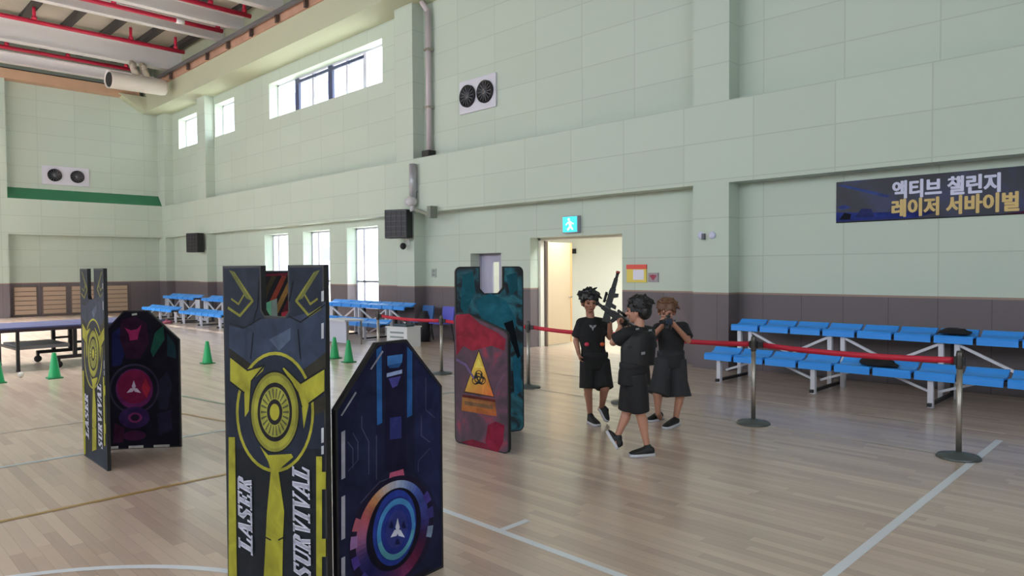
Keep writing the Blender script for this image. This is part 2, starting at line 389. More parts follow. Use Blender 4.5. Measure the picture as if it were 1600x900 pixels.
for k, (y, xs, x1, lab) in enumerate(((30.75, (5.3, 7.2, 9.2), 9.6, 'red sprinkler pipe nearest the far end wall, low under the first white beam'),
                       (27.0, (5.4, 8.25, 9.75), 10.05, 'long red sprinkler pipe with three hangers crossing the left part of the ceiling'),
                       (23.75, (6.8, 9.95), 10.1, 'red sprinkler pipe with a pale joint, third from the far end wall'),
                       (21.75, (8.9, 9.95), 10.15, 'shortest red sprinkler pipe in view, at the top by the window side'))):
    t = thing('sprinkler_pipe', lab, 'pipe', (x1, y, 9.72), group=None)
    bm = new(); tube(bm, (X0+0.2-x1, 0, 0), (0, 0, 0), 0.07, n=12); obj('run', bm, RED, t)
    for xx in xs:
        bm = new(); tube(bm, (xx-x1, 0, 0.02), (xx-x1, 0, ZC-0.2-9.72), 0.05, n=10); tube(bm, (xx-x1, 0, 0.06), (xx-x1, 0, 0.16), 0.075, n=10); obj('hanger', bm, RED, t)
    if k == 2:
        bm = new(); tube(bm, (8.6-x1, 0, 0), (8.85-x1, 0, 0), 0.09, n=12); obj('coupling', bm, BEAMM, t)['label'] = 'pale coupling'
# conduit on the beam
t = thing('conduit', 'grey cable conduit running along the top edge of the beam above the windows', 'conduit', (9.95, 30.7, 9.26))
bm = new(); pipe(bm, [(0, 0, 0), (0, -37, 0)], 0.075); obj('tube', bm, mat('grey conduit', (112, 112, 116), 0.4, 0.3), t)
for k in range(14):
    bm = new(); box(bm, (-0.02, -0.86-1.7*k, -0.30), (0.08, -0.78-1.7*k, -0.06)); obj('clip', bm, mat('dark clip', (84, 66, 58), 0.6), t)

# windows of the long wall
def window(n, hole, bars, dark=(), rail=None):
    y0, y1, z0, z1 = hole; x = PB-0.09; w = 0.05
    bm = new()
    for a, b in (((y0, z0), (y1, z0+w)), ((y0, z1-w), (y1, z1)), ((y0, z0), (y0+w, z1)), ((y1-w, z0), (y1, z1))): box(bm, (x, a[0], a[1]), (x+0.07, b[0], b[1]))
    f = struct('window_%d' % n, bm, LAV)
    bm = new(); box(bm, (x+0.03, y0+0.02, z0+0.02), (x+0.036, y1-0.02, z1-0.02)); obj('pane', bm, GLASS, f)
    for yb, wd, dk in bars:
        bm = new(); box(bm, (x-0.01, yb-wd/2, z0+0.02), (x+0.065, yb+wd/2, z1-0.02)); obj('mullion', bm, NAVYF if dk else LAV, f)
    for a, b, za in dark:
        bm = new(); box(bm, (x-0.012, a, za), (x+0.06, b, za+0.09)); obj('sash_rail', bm, NAVYF, f)
    if rail:
        bm = new(); box(bm, (x-0.01, y0+0.03, rail-0.03), (x+0.065, y1-0.03, rail+0.03)); obj('transom', bm, mat('grey transom', (150, 152, 160), 0.4), f)
    return f
def yb(px, py, X=11.37): return on_x(px, py, X).y
window(1, UPPER[0], [(yb(465, 145), 0.24, 1), (yb(490, 140), 0.14, 0), (yb(517, 132), 0.24, 1), (yb(543, 125), 0.1, 0), (yb(571, 118), 0.16, 0)], [(yb(570, 118), yb(463, 145), 7.70)])
window(2, UPPER[1], [(25.75, 0.1, 0)]); window(3, UPPER[2], [(29.0, 0.18, 1)])
for i, h in enumerate(LOWER): window(4+i, h, [(h[1]-0.42, 0.08, 0)], rail=1.36)
# the pavement outside, bright in the sun, and a pale apartment block across the way
bm = new(); box(bm, (PB, -40, -0.3), (140, 160, -0.12)); struct('ground', bm, mat('pale paving', (205, 202, 196), 0.8, noise=0.06, nscale=0.5))
t = thing('apartment_block', 'pale apartment block with small windows seen through the high windows', 'building', (46, 74, -0.12))
bm = new(); box(bm, (0, 0, 0), (14, 42, 27)); box(bm, (-0.3, -0.3, 27), (14.3, 42.3, 27.6)); obj('facade', bm, mat('pale render', (214, 212, 226), 0.8), t)
for k in range(7):
    for j in range(5):
        bm = new(); box(bm, (-0.08, 3+7.5*j, 3+3.4*k), (0.05, 5.6+7.5*j, 4.6+3.4*k)); obj('window', bm, mat('far window', (120, 122, 150), 0.3), t)

# doorway and the corridor behind it
bm = new()
box(bm, (PB, 6.4, -0.1), (14.9, 6.6, 3.0)); box(bm, (PB, 13.2, -0.1), (14.9, 13.4, 3.0)); box(bm, (14.7, 6.6, -0.1), (14.9, 13.2, 3.0)); box(bm, (PB, 6.4, 2.9), (14.9, 13.4, 3.05))
struct('wall_corridor', bm, CREAM)
bm = new(); box(bm, (PB-0.01, 6.6, -0.14), (14.7, 13.2, -0.002)); struct('floor_corridor', bm, mat('corridor vinyl', (206, 192, 172), 0.25))
y0, y1, _, z1 = DOOR
bm = new(); box(bm, (PB-0.14, y0, 0), (PB+0.02, y0+0.05, z1)); box(bm, (PB-0.14, y1-0.06, 0), (PB+0.02, y1, z1)); box(bm, (PB-0.14, y0, z1-0.05), (PB+0.02, y1, z1))
d1 = struct('door_1', bm, mat('off-white door frame', (226, 222, 208), 0.5))
bm = new(); M = Matrix.Translation((PB+0.02, y1-0.08, 0)) @ Matrix.Rotation(math.radians(8), 4, 'Z')
box(bm, (0, -0.05, 0.02), (0.97, 0, 2.28), 0, M)
lf = obj('leaf', bm, mat('beige door leaf', (204, 182, 152), 0.45), d1)
bm = new(); tube(bm, M @ Vector((.86, -0.05, 1.05)), M @ Vector((.86, -0.12, 1.05)), 0.012); tube(bm, M @ Vector((.86, -0.12, 1.05)), M @ Vector((0.74, -0.12, 1.05)), 0.012); obj('handle', bm, STEEL, lf)
bm = new(); box(bm, (0.90, -0.056, 0.02), (0.975, 0.003, 2.28), 0, M); obj('edge_strip', bm, mat('tan door edge', (214, 170, 118), 0.45), lf)
bm = new(); box(bm, (PB-0.02, y1-0.10, 0.0), (PB+0.05, y1-0.055, z1-0.06)); obj('hinge_stile', bm, mat('dark bronze stile', (96, 82, 76), 0.4), d1)
y0, y1, _, z1 = DOOR2
bm = new(); box(bm, (PB-0.12, y0, 0), (PB-0.04, y0+0.05, z1)); box(bm, (PB-0.12, y1-0.05, 0), (PB-0.04, y1, z1)); box(bm, (PB-0.12, y0+0.05, z1-0.05), (PB-0.04, y1-0.05, z1))
d2 = struct('door_2', bm, mat('lilac grey steel', (150, 148, 166), 0.45))
bm = new(); slab(bm, PB-0.1, PB-0.06, y0+0.05, y1-0.05, 0.01, z1-0.05, [(y0+0.38, y0+0.60, 0.9, 1.86)]); lf = obj('leaf', bm, mat('lilac door leaf', (172, 170, 192), 0.4), d2)
bm = new(); box(bm, (PB-0.084, y0+0.38, 0.9), (PB-0.078, y0+0.60, 1.86)); obj('pane', bm, GLASS, lf)
bm = new(); box(bm, (PB-0.16, y1-0.2, 1.0), (PB-0.1, y1-0.08, 1.04)); obj('handle', bm, STEEL, lf)

# louvred panels low on the end wall
LV = mat('beige slats', (186, 160, 138), 0.6); LVD = mat('brown panel frame', (120, 104, 94), 0.6)
for (a, b), lab in zip(((5.5, 6.25), (6.42, 7.22), (7.38, 8.18), (8.6, 9.42)), ('leftmost beige slatted panel low on the far end wall', 'second beige slatted panel from the left on the far end wall', 'third beige slatted panel on the far end wall, cut off by the thin yellow board', 'beige slatted panel on the far end wall right of the thin yellow board')):
    t = thing('vent_panel', lab, 'panel', ((a+b)/2, YL, 0.04), group='slatted panels on the far end wall'); w = (b-a)/2
    bm = new(); box(bm, (-w, -0.05, 0), (w, 0, 1.1)); obj('frame', bm, LVD, t)
    bm = new()
    for k in range(6): box(bm, (-w+0.03, -0.085, 0.05+0.175*k), (w-0.03, -0.05, 0.195+0.175*k))
    obj('slats', bm, LV, t)

# twin round outlets on the walls
def twin(loc, rz, w, h, lab):
    t = thing('air_outlet', lab, 'vent', loc, rz, 'twin round air outlets')
    bm = new(); box(bm, (-w/2, -0.05, -h/2), (w/2, 0, h/2)); obj('plate', bm, mat('pale lilac plate', (214, 212, 222), 0.4), t, bevel=0.01)
    for s in (-1, 1):
        r = h*0.335; M = Matrix.Translation((s*w*0.24, -0.05, 0)) @ Matrix.Rotation(PI/2, 4, 'X')
        bm = new(); lathe(bm, [(r, 0), (r, 0.06), (r*0.93, 0.07), (r*0.88, 0.02), (0, 0.015)], 28, M=M); g = obj('grille', bm, DARK, t)
        bm = new()
        for k in range(7):
            a = k*PI/7; bar(bm, M @ Vector((math.cos(a)*r*0.86, math.sin(a)*r*0.86, 0.04)), M @ Vector((-math.cos(a)*r*0.86, -math.sin(a)*r*0.86, 0.04)), 0.018, 0.02)
        lathe(bm, [(r*0.3, 0.03), (r*0.28, 0.06), (0, 0.065)], 20, M=M)
        obj('blades', bm, mat('grey blades', (92, 94, 100), 0.4, 0.4), g)
twin((PR, 12.1, 5.71), -PI/2, 1.24, 0.76, 'white plate with two round air outlets high on the long wall right of the pipe')
twin((7.3, YL, 5.42), 0, 1.6, 0.72, 'white plate with two round air outlets on the far wall above the green sill')

# white jet nozzle hung under the beam
c = Vector((8.80, 28.2, 8.58)); ax = Vector((0.985, 0.16, 0.055)).normalized()
t = thing('jet_nozzle', 'fat white round jet nozzle hanging by two arms below the corner of the ceiling', 'duct', c)
x, y, d = frame_to(ax); M = Matrix((x, y, d)).transposed().to_4x4(); Lh = 1.02
bm = new(); lathe(bm, [(0.0, -Lh+0.3), (0.25, -Lh+0.28), (0.28, -Lh+0.05), (0.305, -Lh), (0.31, -Lh+0.01), (0.30, -Lh+0.12), (0.30, Lh-0.1), (0.28, Lh), (0.0, Lh)], 28, M=M); obj('barrel', bm, mat('cream white metal', (226, 218, 208), 0.45), t)
bm = new(); lathe(bm, [(0.26, -Lh+0.03), (0.0, -Lh+0.04)], 24, M=M); obj('mouth', bm, BLACK, t)
for s in (-0.02, 0.36):
    bm = new(); p = d*s
    pipe(bm, [p+Vector((0, 0, 0.28)), p+Vector((-0.1, 0, 0.55)), p+Vector((-0.05, 0.2, 0.72)), Vector((p.x, 0.52, 0.845))], 0.12); obj('arm', bm, mat('cream arm', (206, 194, 176), 0.5), t)

# loudspeakers
def speaker(loc, rz, w, d, h, lab, lens=False):
    t = thing('wall_speaker', lab, 'speaker', loc, rz)
    bm = new(); prism(bm, [(-w/2, -h/2), (w/2, -h/2), (w/2, h/2), (-w/2, h/2)], -d, 0); obj('cabinet', bm, BLACK, t, bevel=0.015)
    bm = new()
    for k in range(6): box(bm, (-w/2+0.02, -d-0.012, -h/2+0.03+k*(h-0.06)/5-0.006), (w/2-0.02, -d, -h/2+0.03+k*(h-0.06)/5+0.006))
    for k in range(5): box(bm, (-w/2+0.03+k*(w-0.06)/4-0.005, -d-0.012, -h/2+0.03), (-w/2+0.03+k*(w-0.06)/4+0.005, -d, h/2-0.03))
    obj('grille', bm, mat('grey grille', (74, 72, 80), 0.4, 0.4), t)
    bm = new(); box(bm, (-0.08, 0, -0.12), (0.08, 0.16, 0.12)); obj('bracket', bm, DARK, t)
    return t
speaker((10.54, 14.42, 2.82), -PI/2+0.45, 0.62, 0.3, 0.70, 'large black loudspeaker with a gridded front on the pilaster beside the lower windows')
speaker((10.54, 27.25, 2.75), -PI/2+0.3, 0.62, 0.3, 0.72, 'small-looking black loudspeaker on the far pilaster near the room corner')
t = thing('wall_camera', 'small white camera with a dark lens under the large loudspeaker', 'camera', (10.7, 14.36, 2.3))
bm = new(); box(bm, (-0.04, -0.05, 0.0), (0, 0.05, 0.16)); bar(bm, (-0.02, 0, 0.1), (-0.14, 0, 0.06), 0.04); obj('mount', bm, WHITE, t)
bm = new(); ball(bm, (-0.16, 0, -0.02), (0.08, 0.08, 0.085)); obj('dome', bm, BLACK, t)

# pipe in the corner of the pilaster, bracket on the band
t = thing('downpipe', 'pale vertical pipe in the recess beside the tall pilaster', 'pipe', (10.93, 13.78, 4.45))
bm = new(); pipe(bm, [(0, 0, 0.06), (0, 0, 3.55), (-0.1, 0.12, 3.8)], 0.07); obj('tube', bm, mat('pale lilac pipe', (196, 184, 188), 0.4), t)
bm = new(); box(bm, (-0.13, -0.13, 0), (0.1, 0.13, 0.16)); obj('foot', bm, DARK, t)
for z in (1.2, 2.6):
    bm = new(); box(bm, (-0.08, -0.09, z), (0.11, 0.09, z+0.05)); obj('clamp', bm, STEEL, t)
t = thing('lamp_bracket', 'grey tube with a round knob and short arm on the pilaster under the tall recess', 'bracket', (10.70, 14.0, 3.1))
G = mat('light grey metal', (170, 170, 176), 0.4, 0.4)
bm = new(); tube(bm, (-0.11, 0, 0.35), (-0.11, 0, 1.18), 0.09, n=14); box(bm, (-0.04, -0.05, 0.5), (-0.002, 0.05, 1.1)); obj('tube', bm, G, t)
bm = new(); ball(bm, (-0.165, 0.02, 0.26), (0.15, 0.15, 0.13)); tube(bm, (-0.15, 0.02, 0.22), (-0.15, -0.02, 0.02), 0.06); obj('knob', bm, mat('pale knob', (204, 200, 204), 0.35), t)
bm = new(); bar(bm, (-0.12, -0.04, 0.08), (-0.16, -0.75, -0.12), 0.07); box(bm, (-0.22, -0.82, -0.18), (-0.02, -0.68, 0.1)); obj('arm', bm, mat('grey green arm', (122, 128, 116), 0.5), t)
bm = new()

# exit sign, poster, plaque, switches
t = thing('exit_sign', 'lit cyan exit sign with a running figure above the open doorway', 'sign', (PR, 9.28, 2.42))
bm = new(); box(bm, (-0.10, -0.2, 0), (0, 0.2, 0.34)); obj('case', bm, mat('grey sign case', (150, 150, 165), 0.5), t)
bm = new(); box(bm, (-0.106, -0.18, 0.015), (-0.10, 0.19, 0.325)); obj('face', bm, mat('lit cyan', (60, 220, 228), 0.4, emit=0.75), t)
bm = new(); M = Matrix.Translation((-0.107, 0, 0.02))
for pts in ([(-0.02, .12), (.05, .14), (.02, .22), (-.05, .2)], [(-.02, .12), (.03, .13), (.09, .05), (.06, .03)], [(-.0, .13), (.03, .1), (-.05, .02), (-.08, .05)], [(-.05, .2), (-.02, .2), (-.10, .13), (-.12, .15)], [(.0, .21), (.03, .19), (.09, .14), (.1, .17)]):
    bm.faces.new([bm.verts.new(M @ Vector((0, -a, b))) for a, b in pts])
ball(bm, (-0.107, 0.03, 0.27), (0.002, 0.03, 0.03)); obj('running_figure', bm, mat('lit white figure', (235, 255, 250), 0.4, emit=1.0), t)
t = thing('notice_board', 'yellow notice with a red top strip and a white sheet beside the doorway', 'notice', (PR, 7.73, 1.43))
bm = new(); box(bm, (-0.02, -0.22, 0), (0, 0.22, 0.33)); obj('board', bm, mat('yellow card', (226, 206, 96), 0.6), t)
bm = new(); box(bm, (-0.026, -0.225, 0.25), (-0.0, 0.225, 0.335)); obj('header', bm, mat('red strip', (226, 88, 76), 0.6), t)
bm = new(); box(bm, (-0.026, -0.17, 0.05), (-0.02, 0.07, 0.24)); obj('sheet', bm, mat('white sheet', (226, 224, 238), 0.6), t)
t = thing('plaque', 'small grey plaque with a red emblem right of the yellow notice', 'sign', (PR, 7.36, 1.44))
bm = new(); box(bm, (-0.02, -0.11, 0), (0, 0.11, 0.17)); obj('plate', bm, mat('grey plate', (150, 140, 146), 0.5), t)
bm = new(); prism(bm, [(0.0, 0.03), (0.08, 0.12), (0.0, 0.14), (-0.08, 0.12)], -0.025, -0.02, M=Matrix.Rotation(-PI/2, 4, 'Z')); obj('emblem', bm, mat('dark red emblem', (150, 44, 70), 0.5), t)
for (y, lab) in ((6.18, 'round white wall device with a dark mark, left of a pair near the recess edge'), (5.97, 'plain round white wall device, right of a pair near the recess edge')):
    t = thing('wall_sensor', lab, 'sensor', (PF, y, 2.24), group='round devices on the wall')
    bm = new(); lathe(bm, [(0.06, 0), (0.06, 0.02), (0.045, 0.04), (0, 0.045)], 20, M=Matrix.Rotation(-PI/2, 4, 'Y')); obj('cap', bm, mat('bluish white plastic', (214, 214, 238), 0.4), t)
    if y > 6.1:
        bm = new(); box(bm, (-0.05, -0.08, -0.07), (0, -0.03, 0.03)); obj('mark', bm, mat('dark grey mark', (90, 92, 100), 0.5), t)
t = thing('wall_switch', 'grey double switch plate on the wall left of the narrow door', 'switch', (PR, 13.78, 1.5))
bm = new(); box(bm, (-0.02, -0.09, 0), (0, 0.09, 0.22)); obj('plate', bm, mat('grey plastic', (168, 178, 168), 0.5), t)
for z in (0.03, 0.12):
    bm = new(); box(bm, (-0.028, -0.05, z), (-0.02, 0.05, z+0.07)); obj('rocker', bm, mat('grey rocker', (140, 148, 142), 0.5), t)
t = thing('corridor_sign', 'small black box on the corridor wall seen through the doorway', 'sign', (14.7, 12.40, 2.10))
bm = new(); box(bm, (-0.08, -0.16, 0), (0, 0.16, 0.13)); obj('case', bm, BLACK, t, bevel=0.01)
bm = new(); box(bm, (-0.085, -0.12, 0.04), (-0.08, 0.12, 0.09)); obj('panel', bm, DARK, t)

# ------------------------------------------------------------------ printed boards of the play area
PRINT = print_mat(); EDGE = mat('black foam edge', (16, 16, 20), 0.55)
class Panel:
    """an upright board standing between two floor points; local X along the board, -Y towards the camera side"""
    def __init__(s, a, b, t=0.03):
        s.a = Vector((a.x, a.y, 0)); s.b = Vector((b.x, b.y, 0)); s.d = (s.b-s.a).normalized(); s.w = (s.b-s.a).length
        s.rz = math.atan2(s.d.y, s.d.x); s.n = Vector((-s.d.y, s.d.x, 0)); s.t = t; s.bm = new(); s.cl = s.bm.loops.layers.float_color.new('print'); s.k = 0
    def px(s, x, y):
        r = ray(x, y); k = (s.a-EYE).dot(s.n)/r.dot(s.n); p = EYE+r*k; q = p-s.a; return (q.dot(s.d), p.z)
    def poly(s, pts, c, px=True, raw=False):
        P = [s.px(*p) for p in pts] if px else pts
        s.k += 1; y = -s.t/2-0.0006-0.00004*s.k
        try: f = s.bm.faces.new([s.bm.verts.new((x, y, z)) for x, z in P])
        except ValueError: return
        f.normal_update()
        if f.normal.y > 0: f.normal_flip()
        cols = c if isinstance(c[0], (tuple, list)) else [c]*len(P)
        for l, cc in zip(f.loops, cols): l[s.cl] = lin(cc)
    def stroke(s, pts, w, c, px=True):
        P = [Vector(s.px(*p)) if px else Vector(p) for p in pts]
        for i in range(len(P)-1):
            t = (P[i+1]-P[i]).normalized(); n = Vector((-t.y, t.x))*w/2; e = t*w*0.3
            s.poly([tuple(v) for v in (P[i]-e+n, P[i]-e-n, P[i+1]+e-n, P[i+1]+e+n)], c, False)
    def ell(s, x, y, rx, ry, c, n=40):
        """a disc traced on the board around a photo point"""
        cx, cz = s.px(x, y); ex = s.px(x+rx, y)[0]-cx; ex2 = cx-s.px(x-rx, y)[0]; ez = cz-s.px(x, y+ry)[1]; ex = (ex+ex2)/2
        s.poly([(cx+ex*math.cos(2*PI*i/n), cz+ez*math.sin(2*PI*i/n)) for i in range(n)], c, False)
    def ring(s, x, y, rx, ry, k, c, n=48, a0=0, a1=360):
        cx, cz = s.px(x, y); ex = (s.px(x+rx, y)[0]-s.px(x-rx, y)[0])/2; ez = cz-s.px(x, y+ry)[1]
        for i in range(n):
            A = math.radians(a0+(a1-a0)*i/n); B = math.radians(a0+(a1-a0)*(i+1)/n)
            cc = c(((A+B)/2) % (2*PI)) if callable(c) else c
            s.poly([(cx+ex*q*math.cos(t), cz+ez*q*math.sin(t)) for q, t in ((1, A), (1, B), (k, B), (k, A))], cc, False)
    def build(s, name, parent, outline, mats_extra=None, print_base=None, label=None, base_mat=None):
        """slab with foam edge, plus its printed face"""
        bm = new(); prism(bm, outline, -s.t/2, s.t/2)
        M = Matrix.Translation(s.a-parent.location) @ Matrix.Rotation(s.rz, 4, 'Z')
        o = obj(name, bm, base_mat or EDGE, parent); o.matrix_local = M
        if label: o['label'] = label
        me = bpy.data.meshes.new('printed_face'); s.bm.to_mesh(me); s.bm.free(); me.materials.append(PRINT)
        p = bpy.data.objects.new('printed_face', me); COL.objects.link(p); p.parent = o; return o

# slab letters (unit height) for the two words on the yellow boards
def stem(x0, x1): return [(x0, 0), (x1, 0), (x1, 1), (x0, 1)]
def rc(x0, z0, x1, z1): return [(x0, z0), (x1, z0), (x1, z1), (x0, z1)]
LET = {
 'L': (0.86, [stem(.16, .44), rc(0, .88, .6, 1), rc(0, 0, .82, .13), [(.66, .1), (.82, .1), (.84, .42), (.76, .42)]]),
 'A': (0.98, [[(.02, 0), (.16, 0), (.48, 1), (.36, 1)], [(.36, 1), (.62, 1), (.92, 0), (.6, 0)], rc(.2, .28, .66, .39), rc(-.04, 0, .3, .1), rc(.52, 0, .98, .1)]),
 'S': (0.82, [rc(.12, .86, .7, 1), rc(.08, 0, .68, .14), [(.06, .6), (.3, .5), (.32, .95), (.1, .92)], [(.5, .06), (.72, .1), (.76, .42), (.5, .52)], [(.06, .62), (.3, .72), (.74, .4), (.52, .3)], rc(.64, .68, .74, 1), rc(.04, 0, .13, .34)]),
 'E': (0.86, [stem(.16, .44), rc(0, .87, .78, 1), rc(0, 0, .8, .13), rc(.3, .45, .62, .56), rc(.7, .68, .78, .95), rc(.72, .05, .82, .34), rc(.56, .34, .63, .68)]),
 'R': (0.98, [stem(.14, .42), rc(0, .88, .6, 1), rc(0, 0, .56, .11), rc(.3, .46, .66, .57), [(.54, .54), (.82, .62), (.82, .9), (.58, 1)], [(.44, .5), (.68, .5), (.96, 0), (.7, 0)]]),
 'U': (0.94, [[(.14, .16), (.42, .1), (.42, 1), (.14, 1)], rc(0, .89, .56, 1), rc(.66, .89, .96, 1), rc(.76, .14, .86, 1), [(.14, .18), (.3, 0), (.72, 0), (.86, .18), (.76, .2), (.66, .12), (.42, .14)]]),
 'V': (0.96, [[(.06, 1), (.36, 1), (.6, 0), (.42, 0)], [(.44, 0), (.56, 0), (.92, 1), (.8, 1)], rc(-.04, .9, .46, 1), rc(.66, .9, 1.0, 1)]),
 'I': (0.56, [stem(.14, .42), rc(0, .89, .56, 1), rc(0, 0, .56, .11)])}
def word(P, txt, x_bot, y_bot, y_top, px_left, px_right, parent):
    """lettering running up the board, tops to the left"""
    s0, z0 = P.px(px_right, y_bot); s1 = P.px(px_left, y_bot)[0]; z1 = P.px((px_left+px_right)/2, y_top)[1]
    h = s0-s1; tot = sum(LET[c][0]+.04 for c in txt)+.2; k = (z1-z0)/tot; bm = new(); cur = 0
    for c in txt:
        w, polys = LET[c]
        for q in polys:
            for e in (-.025, .025):
                f = bm.faces.new([bm.verts.new((s0-v*h, -P.t/2-0.008, z0+(cur+u+e+0.2*v)*k)) for u, v in q]); f.normal_update()
                if f.normal.y > 0: f.normal_flip()
        cur += w+.04
    o = obj('lettering', bm, mat('white print', (214, 214, 232), 0.4), parent); o['label'] = 'white slab lettering reading %s' % txt
    return o

YEL = (158, 154, 52); OLV = (128, 126, 52); NVY = (34, 41, 56); GRY = (50, 60, 80); BLK = (24, 24, 28); DKG = (28, 32, 38)
def notched(w, h, n0, n1, nz, r=0.03):
    return [(0, 0), (w, 0), (w, h), (n1, h), (n1, nz+r), (n1-r, nz), (n0+r, nz), (n0, nz+r), (n0, h), (0, h)]
def inset(poly, d):
    n = len(poly); out = []
    for i in range(n):
        a, b, c = Vector(poly[i-1]), Vector(poly[i]), Vector(poly[(i+1) % n])
        e1 = (b-a).normalized(); e2 = (c-b).normalized(); n1 = Vector((-e1.y, e1.x)); n2 = Vector((-e2.y, e2.x))
        m = (n1+n2); m = m/max(m.dot(n1), .35); out.append(tuple(b+m*d))
    return out
def yellow_art(P, T, parent, small=False):
    """T maps points of the near yellow board's picture to this board's pixel frame"""
    p = lambda pts: [T(*q) for q in pts]
    P.poly(p([(362, 508), (384, 514), (412, 498), (455, 497), (500, 484), (513, 470), (513, 552), (470, 582), (440, 553), (420, 553), (392, 574), (362, 548)]), GRY)
    P.poly(p([(362, 700), (512, 700), (512, 899), (362, 899)]), DKG)
    P.poly(p([(425, 530), (440, 522), (458, 512), (458, 530), (440, 548)]), (76, 88, 110))
    P.poly(p([(362, 543), (362, 557), (391, 578), (396, 568)]), (36, 34, 30)); P.poly(p([(513, 550), (513, 575), (474, 596), (470, 584)]), (48, 46, 38))
    P.poly(p([(513, 616), (513, 640), (490, 652), (488, 630)]), (48, 46, 38))
    for s in (0, 1):
        q = (lambda x, y: (x, y)) if s == 0 else (lambda x, y: (866-x, y))
        P.stroke([T(*q(x, y)) for x, y in [(496, 427), (467, 470), (487, 493), (505, 481)]], 0.015, OLV)
        P.stroke([T(*q(x, y)) for x, y in [(490, 438), (479, 458), (489, 475), (500, 467)]], 0.011, OLV)
        P.poly([T(*q(x, y)) for x, y in [(497, 424), (504, 422), (477, 466), (469, 470)]], (100, 102, 54))
    # emblem
    x, y = 434, 643
    def E(fx, fy, c, n=40): P.poly([T(x+fx*math.cos(2*PI*i/n), y+fy*math.sin(2*PI*i/n)) for i in range(n)], c)
    E(61, 94, YEL); E(57, 89, NVY)
    P.poly(p([(370, 560), (391, 578), (418, 570), (415, 579), (397, 595), (394, 640), (387, 651), (386, 613), (364, 596), (364, 557)]), YEL)
    P.poly(p([(511, 575), (511, 612), (487, 630), (479, 669), (476, 635), (470, 613), (445, 576), (449, 573), (474, 598)]), YEL)
    for q in ([(364, 557), (391, 578), (418, 570)], [(364, 596), (386, 613)], [(418, 570), (397, 595), (394, 640)], [(511, 575), (474, 598), (449, 573)], [(511, 612), (487, 630)], [(445, 576), (470, 613), (476, 635)]): P.stroke(p(q), .010, BLK)
    for q in ([(364, 505), (386, 512), (412, 497)], [(408, 440), (407, 478), (400, 500)], [(456, 494), (474, 503), (512, 476)], [(462, 440), (456, 470)], [(400, 520), (396, 560)], [(470, 515), (474, 560)]): P.stroke(p(q), .007, BLK)
    E(39, 65, BLK); E(37, 62, OLV); E(33, 57, (150, 148, 58)); E(27, 46, (30, 28, 34)); E(23, 39, (150, 150, 66))
    for i in range(22):
        a = 2*PI*i/22; P.poly([T(x+r*math.cos(a+da), y+r*1.68*math.sin(a+da)) for r, da in ((13, -.05), (22, -.05), (22, .05), (13, .05))], (82, 84, 56))
    E(12, 20, (34, 30, 34)); E(7.5, 13, YEL)
    P.poly(p([(411, 696), (424, 710), (460, 708), (463, 713), (447, 727), (440, 735), (449, 798), (447, 840), (446, 900), (417, 900), (420, 840), (422, 798), (428, 735), (424, 720)]), YEL)
    P.stroke(p([(420, 838), (428, 842)]), 0.008, BLK); P.stroke(p([(440, 842), (448, 838)]), 0.008, BLK)
    P.poly(p([(362, 682), (372, 682), (375, 900), (362, 900)]), YEL)
    P.poly(p([(499, 712), (508, 712), (508, 736), (514, 736), (514, 763), (508, 763), (508, 840), (514, 840), (514, 868), (508, 868), (508, 900), (499, 900)]), YEL)
    for a, b in ((455, 470), (505, 528), (668, 690), (696, 708)): P.poly(p([(507, a), (511, a-1), (511, b), (507, b+1)]), (176, 178, 184))

HB = 1.725
def yellow_board(a, b, lab, cat_name, ref=None):
    P = Panel(a, b); t = thing('bunker_board', lab, 'game board', P.a, 0)
    return P, t

# near pair: yellow board and navy board meeting in a corner towards the camera
P1 = Panel(on_z(360, 901), on_z(517, 972)); w = P1.w
near = thing('bunker', 'nearest bunker, a yellow emblem board joined to a navy board with a wheel', 'game bunker', P1.b)
n0 = P1.px(412, 460)[0]; n1 = P1.px(454, 460)[0]; nz = P1.px(430, 494)[1]
out = notched(w, HB, n0, n1, nz); P1.poly(inset(out, 0.012), NVY, False)
yellow_art(P1, lambda x, y: (x, y), near)
REFP = P1
yo = P1.build('yellow_board', near, out)
word(P1, 'LASER', 0, 866, 740, 379, 401, yo); word(P1, 'SURVIVAL', 0, 908, 724, 465, 492, yo)

def hexa(w, k=1.0): return [(0, 0), (w, 0), (w, 1.04*k), (0.64*w, 1.325*k), (0.36*w, 1.325*k), (0, 1.02*k)]
P2 = Panel(on_z(525, 964), on_z(690, 885.5)); w = P2.w
out = hexa(w); P2.poly(inset(out, 0.014), (30, 32, 56), False)
P = P2
P.poly([(645, 560), (684, 606), (684, 800), (668, 760), (645, 735)], (33, 38, 70)); P.poly([(560, 610), (584, 570), (584, 735), (556, 760), (540, 700)], (30, 36, 60))
P.poly([(600, 536), (629, 536), (631, 735), (597, 735)], (27, 25, 48))
P.poly([(585, 546), (593, 540), (594, 660), (586, 664)], (44, 92, 150)); P.poly([(633, 541), (641, 550), (641, 648), (633, 652)], (40, 84, 140))
P.poly([(602, 556), (626, 553), (625, 566), (602, 571)], (62, 112, 172)); P.poly([(602, 571), (625, 566), (620, 574), (606, 575)], (40, 78, 130))
P.poly([(601, 583), (625, 577), (625, 583), (601, 589)], (150, 168, 210)); P.poly([(604, 591), (623, 587), (618, 602), (610, 606)], (72, 70, 140))
P.poly([(606, 652), (624, 650), (624, 684), (606, 686)], (44, 50, 104)); P.poly([(606, 738), (627, 732), (630, 750), (604, 754)], (176, 84, 112))
CIR = (66, 68, 96)
